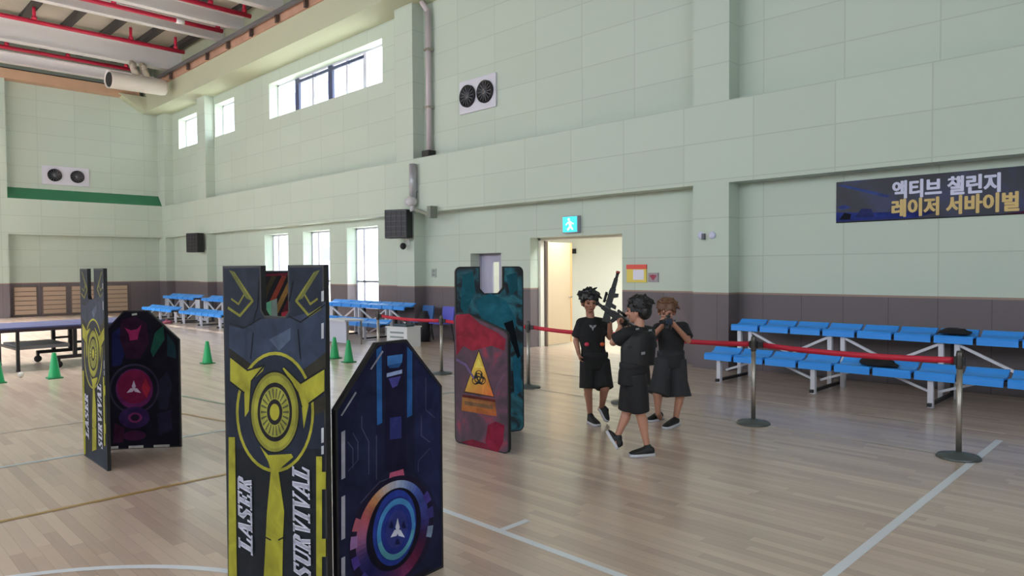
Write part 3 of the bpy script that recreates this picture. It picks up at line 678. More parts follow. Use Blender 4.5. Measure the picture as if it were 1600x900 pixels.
for L in ([(541, 735), (556, 718), (556, 690), (548, 676)], [(573, 740), (573, 690), (562, 668), (562, 650)], [(585, 748), (585, 680)], [(655, 650), (655, 680), (668, 690)], [(662, 590), (662, 640), (676, 652)], [(560, 785), (590, 752), (604, 747)], [(540, 690), (548, 700), (548, 730)], [(668, 700), (650, 720), (650, 736)]): P.stroke(L, 0.006, CIR)
def glow(a):
    d = math.degrees(a) % 360
    st = [(0, (70, 70, 150)), (45, (74, 96, 176)), (75, (150, 168, 206)), (100, (205, 190, 190)), (125, (206, 140, 92)), (150, (196, 96, 110)), (175, (176, 110, 160)), (200, (70, 62, 136)), (225, (54, 50, 130)), (250, (90, 70, 150)), (285, (186, 80, 150)), (310, (150, 50, 96)), (335, (84, 40, 84)), (360, (70, 70, 150))]
    for (a0, c0), (a1, c1) in zip(st, st[1:]):
        if d <= a1: k = (d-a0)/(a1-a0); return tuple((x+(y-x)*k)*(.72+.18*math.sin(math.radians(d))) for x, y in zip(c0, c1))
P.ring(612, 830, 66, 86, 0.86, (32, 26, 46)); P.ring(612, 830, 57, 79, 0.74, glow, 60)
for a0, c in ((150, (156, 84, 100)), (168, (136, 100, 146)), (190, (66, 50, 120)), (215, (62, 54, 124)), (20, (66, 56, 126)), (0, (52, 48, 104)), (-22, (112, 126, 150))): P.ring(612, 830, 65, 86, 0.85, c, 4, a0, a0+13)
P.ell(613, 825, 42, 63, (22, 20, 34)); P.ell(613, 823, 34, 58, (40, 58, 140)); P.ell(614, 824, 30, 49, (34, 44, 112))
P.ring(615, 825, 30, 47, 0.80, lambda a: (66, 126, 176) if math.sin(a) > -.3 else (84, 146, 164), 48); P.ring(615, 825, 24, 38, 0.55, (38, 50, 124)); P.ell(615, 825, 17, 29, (48, 56, 120))
for k in range(3):
    a = PI/2+k*2*PI/3; c = (616, 828)
    q = lambda r, t: (c[0]+r*math.cos(t), c[1]-r*1.55*math.sin(t))
    P.poly([q(13, a), q(5, a+.75), q(3, a+PI), q(5, a-.75)], (206, 206, 222)); P.poly([q(14, a+PI/3-.3), q(14, a+PI/3+.3), q(8, a+PI/3+.2), q(8, a+PI/3-.2)], (26, 26, 66))
for a, b in ((674, 748), (775, 842), (870, 905), (930, 955)): P.poly([(528, a), (534, a-3), (534, b-3), (528, b)], (150, 148, 160))
P.poly([(527, 648), (529, 649), (552, 613), (550, 611)], (140, 140, 150)); P.poly([(573, 576), (575, 577), (594, 549), (592, 547)], (140, 142, 156))
P.poly([(640, 897), (662, 886), (670, 886), (655, 900)], (30, 28, 36))
P2.build('navy_board', near, out)

# far left pair
P3 = Panel(on_z(134, 711), on_z(171, 736)); w = P3.w
far = thing('bunker', 'far left bunker, edge-on yellow board crossing a dark board with magenta disc', 'game bunker', P3.b)
n0 = 0.33*w; n1 = 0.61*w; nz = 1.45
out = notched(w, HB, n0, n1, nz); P3.poly(inset(out, 0.012), NVY, False)
w1 = P1.w
def T3(x, y):
    s, z = REF(x, y); return (s/w1*P3.w, z)
REF = P1.px
class Raw:
    pass
_px = P3.px
P3.px = lambda x, y: (x, y)           # points already in board metres
yellow_art(P3, T3, far)
yo = P3.build('yellow_board', far, out)
P3.px = lambda x, y: T3(x, y)
word(P3, 'LASER', 0, 866, 740, 379, 401, yo); word(P3, 'SURVIVAL', 0, 908, 724, 465, 492, yo)
a = on_z(176, 702); b = on_z(284, 697.5); d = (b-a).normalized(); P4 = Panel(b-d*0.77, b); w = P4.w
out = hexa(w); P4.poly(inset(out, 0.012), (24, 21, 32), False); P = P4
P.poly([(176, 520), (190, 510), (200, 540), (190, 570), (176, 572)], (30, 32, 74)); P.poly([(236, 548), (243, 520), (256, 508), (258, 530), (240, 558)], (30, 78, 66))
P.poly([(262, 520), (275, 540), (276, 560), (262, 556)], (28, 52, 60)); P.poly([(244, 600), (262, 580), (270, 600), (262, 640), (250, 640)], (34, 34, 52))
P.poly([(190, 500), (212, 494), (230, 505), (234, 535), (220, 560), (198, 560), (188, 530)], (46, 20, 42)); P.poly([(196, 512), (206, 516), (215, 514), (222, 507), (217, 524), (216, 530), (204, 532), (202, 522)], (150, 40, 86))
P.poly([(180, 575), (205, 562), (232, 564), (250, 580), (250, 584), (228, 572), (205, 570), (182, 584)], (20, 18, 26))
P.ell(211, 607, 39, 39, (52, 46, 66)); P.ell(211, 607, 36, 36, (26, 22, 36)); P.ell(211, 607, 29, 31, (96, 34, 84)); P.ell(211, 604, 26, 26, (112, 26, 60))
P.poly([(228, 590), (236, 606), (230, 622), (222, 606)], (160, 40, 60))
for k in range(3):
    a = PI/2+k*2*PI/3; q = lambda r, t: (210+r*math.cos(t), 607-r*math.sin(t)); P.poly([q(13, a), q(5, a+.7), q(2, a+PI), q(5, a-.7)], (200, 180, 200))
P.ell(211, 652, 24, 17, (52, 32, 74)); P.ell(212, 652, 11, 8, (116, 44, 92)); P.ell(212, 652, 7, 5, (38, 24, 44)); P.ell(211, 680, 18, 8, (64, 26, 58))
P.poly([(180, 660), (196, 668), (194, 690), (178, 692)], (54, 22, 44)); P.poly([(246, 646), (268, 640), (270, 670), (250, 680)], (36, 30, 52))
for x0, x1 in ((172, 186), (202, 225), (241, 266)): P.poly([(x0, 701-(x0-176)*.037), (x1, 700-(x0-176)*.037), (x1, 696-(x0-176)*.037), (x0, 697-(x0-176)*.037)], (176, 172, 168))
P.poly([(207, 490), (215, 489), (215, 492), (207, 493)], (170, 170, 160))
P4.build('dark_board', far, out)

# teal and red pair
TEAL = paint_mat('teal camouflage print', [(0.30, (14, 18, 24)), (0.44, (22, 34, 44)), (0.52, (30, 82, 96)), (0.62, (44, 112, 128)), (0.75, (18, 40, 54))], 3.2, 2.2, 3.1)
PLUM = paint_mat('plum and crimson print', [(0.28, (40, 30, 38)), (0.45, (66, 42, 58)), (0.57, (84, 50, 70)), (0.66, (128, 38, 62)), (0.8, (150, 40, 62))], 2.6, 1.6, 9.0)
def rounded(w, h, r=0.06, k=5):
    o = []
    for cx, cz, a0 in ((w-r, r, -90), (w-r, h-r, 0), (r, h-r, 90), (r, r, 180)): o += [(cx+r*math.cos(math.radians(a0+90*i/k)), cz+r*math.sin(math.radians(a0+90*i/k))) for i in range(k+1)]
    return o
def painted(P, name, parent, outline, m, label=None):
    bm = new(); prism(bm, outline, -P.t/2, P.t/2); M = Matrix.Translation(P.a-parent.location) @ Matrix.Rotation(P.rz, 4, 'Z')
    o = obj(name, bm, EDGE, parent); o.matrix_local = M
    bm = new(); f = bm.faces.new([bm.verts.new((x, -P.t/2-0.0005, z)) for x, z in inset(outline, 0.014)]); f.normal_update()
    if f.normal.y > 0: f.normal_flip()
    obj('printed_face', bm, m, o)
    if P.k:
        me = bpy.data.meshes.new('printed_emblem'); P.bm.to_mesh(me); me.materials.append(PRINT); q = bpy.data.objects.new('printed_emblem', me); COL.objects.link(q); q.parent = o
    P.bm.free(); return o
P5 = Panel(on_z(713, 685), on_z(818, 672)); w = P5.w
mid = thing('bunker', 'middle bunker, a tall teal notched board behind a red biohazard board', 'game bunker', P5.a)
n0 = P5.px(749, 440)[0]; n1 = P5.px(785, 440)[0]; nz = P5.px(766, 458)[1]; r = 0.06
base = rounded(w, HB, 0.06); k = 6
out = base[:12] + [(n1, HB), (n1, nz+.05), (n1-.05, nz), (n0+.05, nz), (n0, nz+.05), (n0, HB)] + base[12:]
P5.poly([(722, 430), (738, 424), (742, 455), (726, 490), (718, 480)], (34, 92, 106)); P5.poly([(740, 470), (765, 458), (790, 470), (806, 500), (800, 540), (780, 520), (752, 500)], (40, 104, 122))
P5.poly([(790, 430), (806, 426), (808, 452), (796, 462)], (34, 86, 100)); P5.poly([(800, 560), (812, 540), (814, 610), (803, 620)], (36, 96, 120)); P5.poly([(786, 505), (808, 560), (812, 556), (800, 500)], (16, 22, 30))
painted(P5, 'teal_board', mid, out, TEAL)
P6 = Panel(on_z(712.5, 690.5), on_z(797, 710)); w = P6.w; P = P6
zl = P6.px(713, 488)[1]; zr = P6.px(797, 518)[1]
out = [(0.05, 0), (w-.05, 0), (w-.015, .015), (w, .05), (w, zr-.05), (w-.015, zr-.012), (w-.05, zr+.01), (0.35*w, zl-.02), (.06, zl), (.015, zl-.015), (0, zl-.05), (0, .05), (.015, .015)]
P.poly([(714, 492), (735, 490), (752, 506), (780, 520), (792, 530), (790, 548), (770, 540), (740, 548), (726, 540), (715, 556)], (138, 38, 54)); P.poly([(764, 664), (776, 658), (790, 664), (788, 690), (780, 706), (766, 702), (760, 690)], (120, 30, 52)); P.poly([(722, 690), (740, 686), (764, 694), (764, 702), (736, 696)], (110, 34, 52))
P.poly([(750, 545), (726, 613), (775, 621)], (70, 52, 50)); P.poly([(750, 549), (728, 611), (773, 619)], [(206, 186, 76), (196, 150, 70), (204, 100, 56)]); P.poly([(749.6, 560), (744, 574), (756, 575)], (214, 196, 90))
bc = (750, 591)
for k in range(3):
    a = PI/2+k*2*PI/3; q = lambda r, t: (bc[0]+r*math.cos(t), bc[1]-r*1.15*math.sin(t))
    c0 = q(5.5, a); P.poly([(c0[0]+6*math.cos(t), c0[1]-6.6*math.sin(t)) for t in [a-2.5+i*5.0/12 for i in range(13)]] + [(c0[0]+1.5*math.cos(a)+3.4*math.cos(t), c0[1]-1.6*math.sin(a)-3.8*math.sin(t)) for t in [a+2.6-i*5.2/12 for i in range(13)]], (36, 38, 38))
P.ell(750, 591, 3.5, 4, (42, 44, 44)); P.ell(750, 591, 1.4, 1.8, (200, 160, 70)); P.ring(750, 591, 7.5, 8.6, 0.8, (42, 44, 44), 24)
P.poly([(724, 619), (776, 628), (778, 650), (723, 641)], [(150, 108, 62), (150, 92, 50), (176, 96, 52), (122, 80, 52)]); P.poly([(725, 616), (776, 624), (776, 628), (724, 620)], (92, 40, 36)); P.poly([(728, 626), (772, 633), (772, 639), (728, 632)], (112, 84, 62))
P.stroke([(716, 562), (730, 570), (742, 590)], 0.025, (104, 88, 130)); P.stroke([(790, 585), (780, 600), (776, 612)], 0.012, (110, 92, 112))
painted(P6, 'red_board', mid, out, PLUM)

# a fourth board shows only through the notch of the near one
P7 = Panel(on_z(372, 735), on_z(500, 726)); w = P7.w
hz = thing('bunker', 'tall black board with orange slanted stripes seen through the notch of the near yellow board', 'game bunker', P7.a)
out = rounded(w, P7.px(430, 423)[1], 0.03, 3); P7.poly(inset(out, .012), (26, 23, 26), False); P = P7
for i, (c, x) in enumerate((((48, 42, 28), 398), ((112, 46, 34), 414), ((116, 86, 44), 428), ((70, 24, 30), 441), ((98, 64, 38), 452))):
    P.poly([(x, 486), (x+7, 489), (x+34, 432), (x+28, 428)], c)
P.poly([(405, 428), (470, 426), (470, 430), (405, 432)], (86, 26, 40)); P.poly([(404, 478), (428, 468), (432, 500), (404, 500)], (90, 150, 116)); P.poly([(424, 470), (433, 466), (434, 500), (424, 500)], (110, 122, 116)); P.poly([(440, 488), (458, 484), (458, 500), (440, 500)], (128, 38, 48))
for i in range(7):
    z = .12+.19*i; P.poly([(.06, z), (.06, z+.07), (w-.06, z+.30), (w-.06, z+.23)] if z+.3 < 1.36 else [(.06, z), (.06, z+.05), (.16, z+.09), (.16, z+.04)], ((112, 46, 34), (116, 86, 44), (48, 42, 28))[i % 3], False)
P7.build('striped_board', hz, out)

# ------------------------------------------------------------------ queue posts with red belts
CHR = mat('satin chrome', (168, 162, 154), 0.42, 0.9); BASE = mat('dark grey base', (92, 98, 100), 0.35, 0.6); BELT = mat('red belt', (186, 24, 52), 0.55)
posts = [(7.2, 1.61), (7.26, 3.56), (7.28, 5.28), (7.3, 6.98), (7.29, 8.92), (7.35, 10.8)]
labs = ['chrome queue post at the right, its base beside the corner of the white court line', 'chrome queue post in front of the blue bleacher, second from the right', 'chrome queue post hidden behind the boys, third from the right', 'chrome queue post between the middle bunker and the doorway', 'thin queue post on the floor left of the middle bunker', 'far queue post behind the peak of the navy board']
def make_post(loc, lab):
    t = thing('queue_post', lab, 'barrier post', loc, 0, 'chrome queue posts')
    bm = new(); lathe(bm, [(0.175, 0), (0.175, 0.012), (0.16, 0.026), (0.05, 0.04), (0.035, 0.055), (0.0, 0.055)], 32); obj('base', bm, BASE, t)
    bm = new(); tube(bm, (0, 0, 0.05), (0, 0, 0.80), 0.024, n=20); obj('pole', bm, CHR, t)
    bm = new(); lathe(bm, [(0.024, 0.79), (0.030, 0.80), (0.030, 0.915), (0.027, 0.93), (0.024, 0.95), (0, 0.955)], 20); hd = obj('head', bm, mat('dark post head', (84, 80, 78), 0.35, 0.7), t)
    bm = new(); box(bm, (-0.02, -0.042, 0.825), (0.02, 0.042, 0.90)); obj('belt_slot', bm, BLACK, hd)
    return t
pp = make_post((*posts[0], 0), labs[0])
for p, l in zip(posts[1:], labs[1:]): dup(pp, (*p, 0), 0, l)
blabs = ['red belt stretched across the front of the blue bleacher', 'red belt behind the boys, ending at the post before the bleacher', 'red belt crossing the doorway behind the boy on the left', 'red belt passing behind the middle bunker', 'red belt over the navy board, left of the middle bunker']
for (a, b, l) in zip(posts, posts[1:], blabs):
    A = Vector((*a, .865)); B = Vector((*b, .865)); d = (B-A).normalized(); A += d*0.045; B -= d*0.105
    t = thing('barrier_belt', l, 'belt', A, 0, 'red barrier belts'); bm = new(); n = 10; rs = []
    for i in range(n+1):
        u = i/n; c = (B-A)*u+Vector((0, 0, -0.05*4*u*(1-u)*0.5)); nx = Vector((-d.y, d.x, 0))*0.0012
        rs.append([c-nx+Vector((0, 0, -.027)), c+nx+Vector((0, 0, -.027)), c+nx+Vector((0, 0, .027)), c-nx+Vector((0, 0, .027))])
    rings(bm, rs); obj('webbing', bm, BELT, t)
    bm = new(); bar(bm, B-A-d*0.005, B-A+d*0.055, 0.02, 0.06); obj('end_clip', bm, BLACK, t)

# ------------------------------------------------------------------ blue bleachers
BLUE = mat('blue seat plastic', (52, 148, 240), 0.38); BLK2 = mat('black rail', (28, 27, 30), 0.5); WPOLE = mat('white powder coat', (206, 206, 216), 0.35)
def seat_mesh():
    prof = [(0, -.085), (.02, -.085), (.035, -.02), (.10, -.012), (.22, -.02), (.30, .0), (.36, .055), (.385, .06), (.385, .08), (.345, .078), (.28, .028), (.20, .004), (.09, .012), (.02, .012), (0, -.01)]
    bm = new(); prism(bm, prof, -0.215, 0.215)
    bmesh.ops.recalc_face_normals(bm, faces=bm.faces[:]); me = bpy.data.meshes.new('seat'); bm.to_mesh(me); bm.free(); me.materials.append(BLUE); return me
SEAT = seat_mesh()
def bleacher(loc, n, lab, pitch=0.47, dx=0.82, frames=None, rz=0.0, gap=()):
    """two rows of seats; local x away from the hall, local -y along the row; row starts at local y=0"""
    t = thing('bleacher', lab, 'bench', loc, rz, 'blue two-row bleachers')
    for row, (x, z) in enumerate(((0.0, 0.42), (dx, 0.80))):
        for i in range(n):
            o = bpy.data.objects.new('seat', SEAT); COL.objects.link(o); o.parent = t; o.location = (x, -pitch*(i+.5), z)
        bm = new(); box(bm, (x+.05, -pitch*n, z-.075), (x+.10, 0, z-.03)); box(bm, (x+.25, -pitch*n, z-.075), (x+.30, 0, z-.03)); obj('rail', bm, BLK2, t)
    fr = frames or [0.2+1.4*k for k in range(int(n*pitch/1.4)+1)]
    for y in fr:
        y = -y
        bm = new(); box(bm, (.06, y-.03, 0), (.12, y+.03, .35)); obj('leg', bm, WPOLE, t)
        for yy in (y, y-.0):
            pass
        for s in (0.09, -0.09):
            bm = new(); box(bm, (dx+.05, y+s-.03, 0), (dx+.11, y+s+.03, .73)); obj('leg', bm, WPOLE, t)
        bm = new(); box(bm, (.0, y-.02, .02), (dx+.35, y+.02, .06)); obj('floor_bar', bm, BLK2, t)
        bm = new(); box(bm, (dx+.26, y-.03, .03), (dx+.32, y+.03, .73)); obj('rear_leg', bm, BLK2, t)
        ends = []
        if y-.75 > -pitch*n: ends += [((dx+.08, y-.1, .7), (dx+.08, y-.72, .40), .035), ((.2, y-.05, .18), (.2, y-.45, .33), .03)]
        if y < -.5: ends += [((dx+.08, y+.1, .7), (dx+.08, y+.62, .44), .035), ((.2, y+.05, .18), (.2, y+.45, .33), .03)]
        for p, q, wd in ends:
            bm = new(); bar(bm, p, q, wd); obj('brace', bm, WPOLE, t)
    return t
bleacher((9.45, 5.43, 0), 10, 'nearest blue bleacher on the right under the banner, with clothes on two of its seats', frames=[0.22, 1.6, 3.0, 4.45])
bleacher((8.45, 27.1, 0), 6, 'farthest blue bleacher on the left, nearest the room corner', dx=.72)
bleacher((8.45, 23.6, 0), 7, 'blue bleacher partly hidden by the left edge of the near yellow board', dx=.72)
bleacher((9.45, 17.6, 0), 8, 'blue bleacher below the tall lower windows, right of the near yellow board', dx=.72)
# clothes left on the seats
def cloth(name, loc, sx, sy, sz, lab, cat, seed):
    t = thing(name, lab, cat, loc); bm = new(); bmesh.ops.create_icosphere(bm, subdivisions=3, radius=1); rnd = random.Random(seed)
    ph = [rnd.uniform(0, 6) for _ in range(4)]
    for v in bm.verts:
        k = 1+.10*math.sin(5*v.co.x+ph[0])*math.cos(6*v.co.y+ph[1])+.08*math.sin(9*v.co.y+4*v.co.z+ph[2]); z = max(v.co.z, -.25)
        v.co = Vector((v.co.x*sx*k, v.co.y*sy*k, (z+.25)*sz*k))
    obj('folded_cloth', bm, mat('black cloth', (22, 22, 26), 0.9), t, smooth=True)
    bm = new(); pipe(bm, [(-.1*sx, -.6*sy, sz*.9), (-.2*sx, -.2*sy, sz*1.25), (-.1*sx, .3*sy, sz*1.2), (0, .6*sy, sz*.85)], .012); obj('strap', bm, mat('charcoal strap', (40, 40, 46), .8), t)
cloth('jacket', (10.45, 2.40, .83), .11, .2, .055, 'black jacket lying on an upper seat of the right bleacher', 'clothing', 3)
cloth('bag', (9.66, 3.05, .44), .13, .22, .08, 'black bag lying on a lower seat of the right bleacher', 'bag', 5)

cloth('sports_bag', tuple(on_z(259, 505)), .16, .34, .10, 'flat maroon bag on the floor in front of the farthest bleacher', 'bag', 9)
for o in bpy.data.objects:
    if o.name.startswith('folded_cloth') and o.parent.name == 'sports_bag': o.data.materials[0] = mat('maroon cloth', (112, 52, 72), .8)
# ------------------------------------------------------------------ table tennis table
t = thing('table_tennis_table', 'navy table tennis table on black legs at the far left', 'table', (3.5, 15.1, 0), math.radians(3))
bm = new(); box(bm, (-1.37, -.7625, .735), (-.005, .7625, .76)); box(bm, (.005, -.7625, .735), (1.37, .7625, .76)); obj('tabletop', bm, mat('navy table top', (70, 76, 122), 0.42), t)
for y in (-.72, .72):
    bm = new(); box(bm, (-1.33, y-.02, .68), (1.33, y+.02, .735)); obj('apron', bm, mat('maroon black frame', (48, 34, 44), .5), t)
for x in (-1.0, 1.0):
    for y in (-.62, .62):
        bm = new(); box(bm, (x-.025, y-.025, 0.02), (x+.025, y+.025, .69)); lathe(bm, [(.035, 0), (.035, .03), (0, .03)], 12, M=Matrix.Translation((x, y, 0))); obj('leg', bm, BLK2, t)
    bm = new(); box(bm, (x-.02, -.62, .36), (x+.02, .62, .40)); obj('crossbar', bm, BLK2, t)
for y in (-.62, .62):
    bm = new(); box(bm, (-.17, y-.03, .2), (-.11, y+.03, .69)); box(bm, (.11, y-.03, .2), (.17, y+.03, .69)); box(bm, (-.42, y-.03, .16), (.42, y+.03, .22)); box(bm, (-.15, y-.02, .42), (.15, y+.02, .46)); u = obj('undercarriage', bm, BLK2, t)
    for x in (-.4, .4):
        bm = new(); M = Matrix.Translation((x, y, .065)) @ Matrix.Rotation(PI/2, 4, 'X'); lathe(bm, [(0, -.025), (.06, -.025), (.065, 0), (.06, .025), (0, .025)], 18, M=M); box(bm, (x-.02, y-.04, .07), (x+.02, y+.04, .2)); obj('wheel', bm, BLACK, u)
bm = new(); box(bm, (-.95, -.55, .36), (-.2, .55, .42)); obj('shelf_bar', bm, mat('grey table bar', (110, 110, 112), .5), t)
t = thing('paper_cup', 'small white crumpled scrap on the floor beside the far left table leg', 'litter', (2.42, 13.6, 0))
bm = new(); bmesh.ops.create_icosphere(bm, subdivisions=2, radius=.045)
for v in bm.verts: v.co = Vector((v.co.x*(1+.3*math.sin(9*v.co.y)), v.co.y*1.2, max(v.co.z+.05, 0)))
obj('scrap', bm, mat('grey white paper', (190, 188, 184), .8), t)

# ------------------------------------------------------------------ green cones
CONE = mat('green cone plastic', (12, 150, 84), 0.45)
def make_cone(loc, lab):
    t = thing('traffic_cone', lab, 'cone', loc, 0, 'small green marker cones')
    bm = new(); lathe(bm, [(.095, .018), (.088, .03), (.03, .40), (.024, .41), (.0, .41)], 24); obj('body', bm, CONE, t)
    bm = new(); box(bm, (-.105, -.105, 0), (.105, .105, .02)); obj('base', bm, mat('dark green base', (16, 116, 70), .5), t, bevel=.008)
    return t
cn = make_cone((2.78, 13.11, 0), 'green cone in front of the table tennis table')
for p, l in (((5.18, 13.08, 0), 'green cone alone on the floor between the far left bunker and the near yellow board'), ((7.04, 11.3, 0), 'green cone just right of the near yellow board, farther from it than its twin'),
             ((7.16, 11.99, 0), 'green cone touching the right edge of the near yellow board'), ((2.05, 13.19, 0), 'green cone cut off by the left edge of the picture')): dup(cn, p, 0, l)
bpy.data.objects  # (cones share their meshes)

# ------------------------------------------------------------------ things stacked by the lower windows
t = thing('side_table', 'pale grey folding table with a panel front below the windows', 'table', (8.75, 14.2, 0), -PI/2)
bm = new(); box(bm, (-.42, -.25, .54), (.42, .25, .575)); obj('tabletop', bm, mat('pale table top', (196, 198, 206), .4), t)
bm = new(); box(bm, (-.38, -.2, .05), (.38, -.17, .54)); obj('panel', bm, mat('lavender grey panel', (184, 188, 204), .5), t)
for x in (-.38, .38):
    for y in (-.15, .2):
        bm = new(); box(bm, (x-.015, y-.015, 0), (x+.015, y+.015, .54)); obj('leg', bm, STEEL, t)
t = thing('crate', 'white plastic crate with dark things in it behind the peak of the navy board', 'crate', (9.35, 12.75, 0), -PI/2+.2)
bm = new(); W = mat('white crate plastic', (212, 214, 216), .4)
for lo, hi in (((-.3, -.22, 0), (.3, .22, .03)), ((-.3, -.22, .03), (.3, -.2, .42)), ((-.3, .2, .03), (.3, .22, .42)), ((-.3, -.2, .03), (-.28, .2, .42)), ((.28, -.2, .03), (.3, .2, .42)), ((-.32, -.24, .42), (.32, -.2, .45)), ((-.32, .2, .42), (.32, .24, .45)), ((-.32, -.2, .42), (-.28, .2, .45)), ((.28, -.2, .42), (.32, .2, .45))): box(bm, lo, hi)
obj('body', bm, W, t)
bm = new(); 
for z in (.1, .2, .3): box(bm, (-.2, -.223, z), (.2, -.219, z+.04))
obj('vents', bm, mat('grey crate slots', (130, 140, 142), .5), t)
t = thing('toolbox', 'dark case lying in the white crate', 'case', (9.35, 12.75, .035), -PI/2+.2)
bm = new(); box(bm, (-.2, -.14, 0), (.2, .14, .46)); obj('body', bm, mat('dark teal case', (44, 66, 80), .5), t, bevel=.02)
bm = new(); pipe(bm, [(-.08, 0, .46), (-.08, 0, .52), (.08, 0, .52), (.08, 0, .46)], .012); obj('handle', bm, BLACK, t)
for (x, y, c, lab) in ((10.5, 13.62, (46, 98, 160), 'blue chair against the wall, left of the purple one'), (10.5, 12.85, (82, 84, 190), 'purple-blue chair against the wall by the narrow door')):
    t = thing('chair', lab, 'chair', (x, y, 0), -PI/2); m = mat('chair shell %d' % c[0], c, .45)
    bm = new(); prism(bm, [(-.2, .43), (.18, .42), (.22, .46), (.26, .82), (.23, .82), (.18, .48), (.12, .45), (-.2, .46)], -.21, .21, M=Matrix(((0, 1, 0, 0), (1, 0, 0, 0), (0, 0, 1, 0), (0, 0, 0, 1)))); obj('shell', bm, m, t)
    for sx in (-.19, .19):
        for sy in (-.17, .2):
            bm = new(); tube(bm, (sx*1.08, sy*1.1, 0), (sx*.9, sy*.8, .43), .014, n=8); obj('leg', bm, BLK2, t)
t = thing('backpack', 'black backpack standing between the two blue chairs', 'bag', (10.3, 13.235, 0))
bm = new(); loft(bm, [((0, 0, 0), (.12, 0, 0), (0, .12, 0)), ((0, 0, .1), (.13, 0, 0), (0, .135, 0)), ((0, 0, .55), (.12, 0, 0), (0, .125, 0)), ((0, 0, .72), (.06, 0, 0), (0, .1, 0))], power=.7); obj('body', bm, mat('black nylon', (24, 24, 30), .7), t)
bm = new(); loft(bm, [((-.13, 0, .1), (.04, 0, 0), (0, .12, 0)), ((-.13, 0, .32), (.03, 0, 0), (0, .11, 0))], power=.7); obj('pocket', bm, mat('charcoal nylon', (38, 38, 46), .7), t)

# ------------------------------------------------------------------ banner
t = thing('banner', 'dark blue banner with white and gold Korean lettering on the wall above the bleacher', 'banner', (PR, 4.10, 2.36))
L = 3.05; Hh = 0.615
bm = new(); box(bm, (-.012, -L, 0), (-.004, 0, Hh)); 
sh = obj('sheet', bm, paint_mat('midnight banner print', [(0.3, (16, 15, 26)), (0.5, (26, 26, 48)), (0.62, (34, 40, 84)), (0.8, (26, 28, 52))], 1.4, 1.0, 2.0, rough=.5), t)
bmP = new(); cl = bmP.loops.layers.float_color.new('print')
def bp(pts, c, k=0):
    f = bmP.faces.new([bmP.verts.new((-.0125-.0002*k, -u*1.0, v)) for u, v in pts]); f.normal_update()
    if f.normal.x > 0: f.normal_flip()
    cols = c if isinstance(c[0], (tuple, list)) else [c]*len(pts)
    for l, q in zip(f.loops, cols): l[cl] = lin(q)
bp([(.02, .56), (.10, .57), (.75, .36), (.70, .33)], (58, 74, 132)); bp([(.0, .02), (1.1, .02), (1.4, .10), (.5, .13), (.0, .16)], [(30, 44, 110), (36, 48, 120), (26, 26, 60), (40, 54, 124), (46, 62, 140)], 1)
bp([(.05, .05), (.2, .04), (.22, .12), (.12, .15)], (18, 18, 30), 2); bp([(.28, .07), (.55, .06), (.5, .18), (.36, .2)], (38, 44, 92), 2); bp([(.02, .24), (.12, .27), (.22, .22), (.08, .19)], (52, 66, 128), 2)
bp([(2.0, 0.0), (L, 0.0), (L, .2), (2.5, .06)], [(60, 22, 50), (120, 24, 70), (120, 24, 70), (60, 22, 50)], 1); bp([(0, .0), (L, .0), (L, .012), (0, .012)], (14, 13, 22), 3)
me = bpy.data.meshes.new('artwork'); bmP.to_mesh(me); bmP.free(); me.materials.append(PRINT); q = bpy.data.objects.new('artwork', me); COL.objects.link(q); q.parent = sh
def hangul(txt, c, u0, u1, z0, z1, lab):
    cu = bpy.data.curves.new('lettering', 'FONT'); cu.body = txt; cu.size = 1; cu.offset = 0.018; cu.resolution_u = 3
    o = bpy.data.objects.new('tmp', cu); COL.objects.link(o); dg = bpy.context.evaluated_depsgraph_get(); dg.update()
    me = bpy.data.meshes.new_from_object(o.evaluated_get(dg)); bpy.data.objects.remove(o)
    xs = [v.co.x for v in me.vertices]; ys = [v.co.y for v in me.vertices]; ax, bx, ay, by = min(xs), max(xs), min(ys), max(ys)
    for v in me.vertices: v.co = Vector((-.016, -(u0+(v.co.x-ax)/(bx-ax)*(u1-u0)), z0+(v.co.y-ay)/(by-ay)*(z1-z0)))
    bmm = bmesh.new()
    for k, (du, dz) in enumerate(((-.007, 0), (.007, 0), (0, -.004), (0, .004))):
        me2 = me.copy(); me2.transform(Matrix.Translation((-.0002*k, du, dz))); bmm.from_mesh(me2); bpy.data.meshes.remove(me2)
    bmm.to_mesh(me); bmm.free()
    me.materials.clear(); me.materials.append(c); r = bpy.data.objects.new('lettering', me); COL.objects.link(r); r.parent = sh; r['label'] = lab
B0 = on_x(1307, 320, PR).y
def bu(px, py): return B0-on_x(px, py, PR-.01).y
hangul('액티브 챌린지', mat('pale lilac print', (206, 206, 230), .5), bu(1395, 295), bu(1563, 285), .305, .555, 'white Korean lettering')
hangul('레이저 서바이벌', mat('gold print', (206, 176, 110), .5), bu(1394, 325), bu(1592, 315), .045, .295, 'gold Korean lettering')
t.location.y = B0

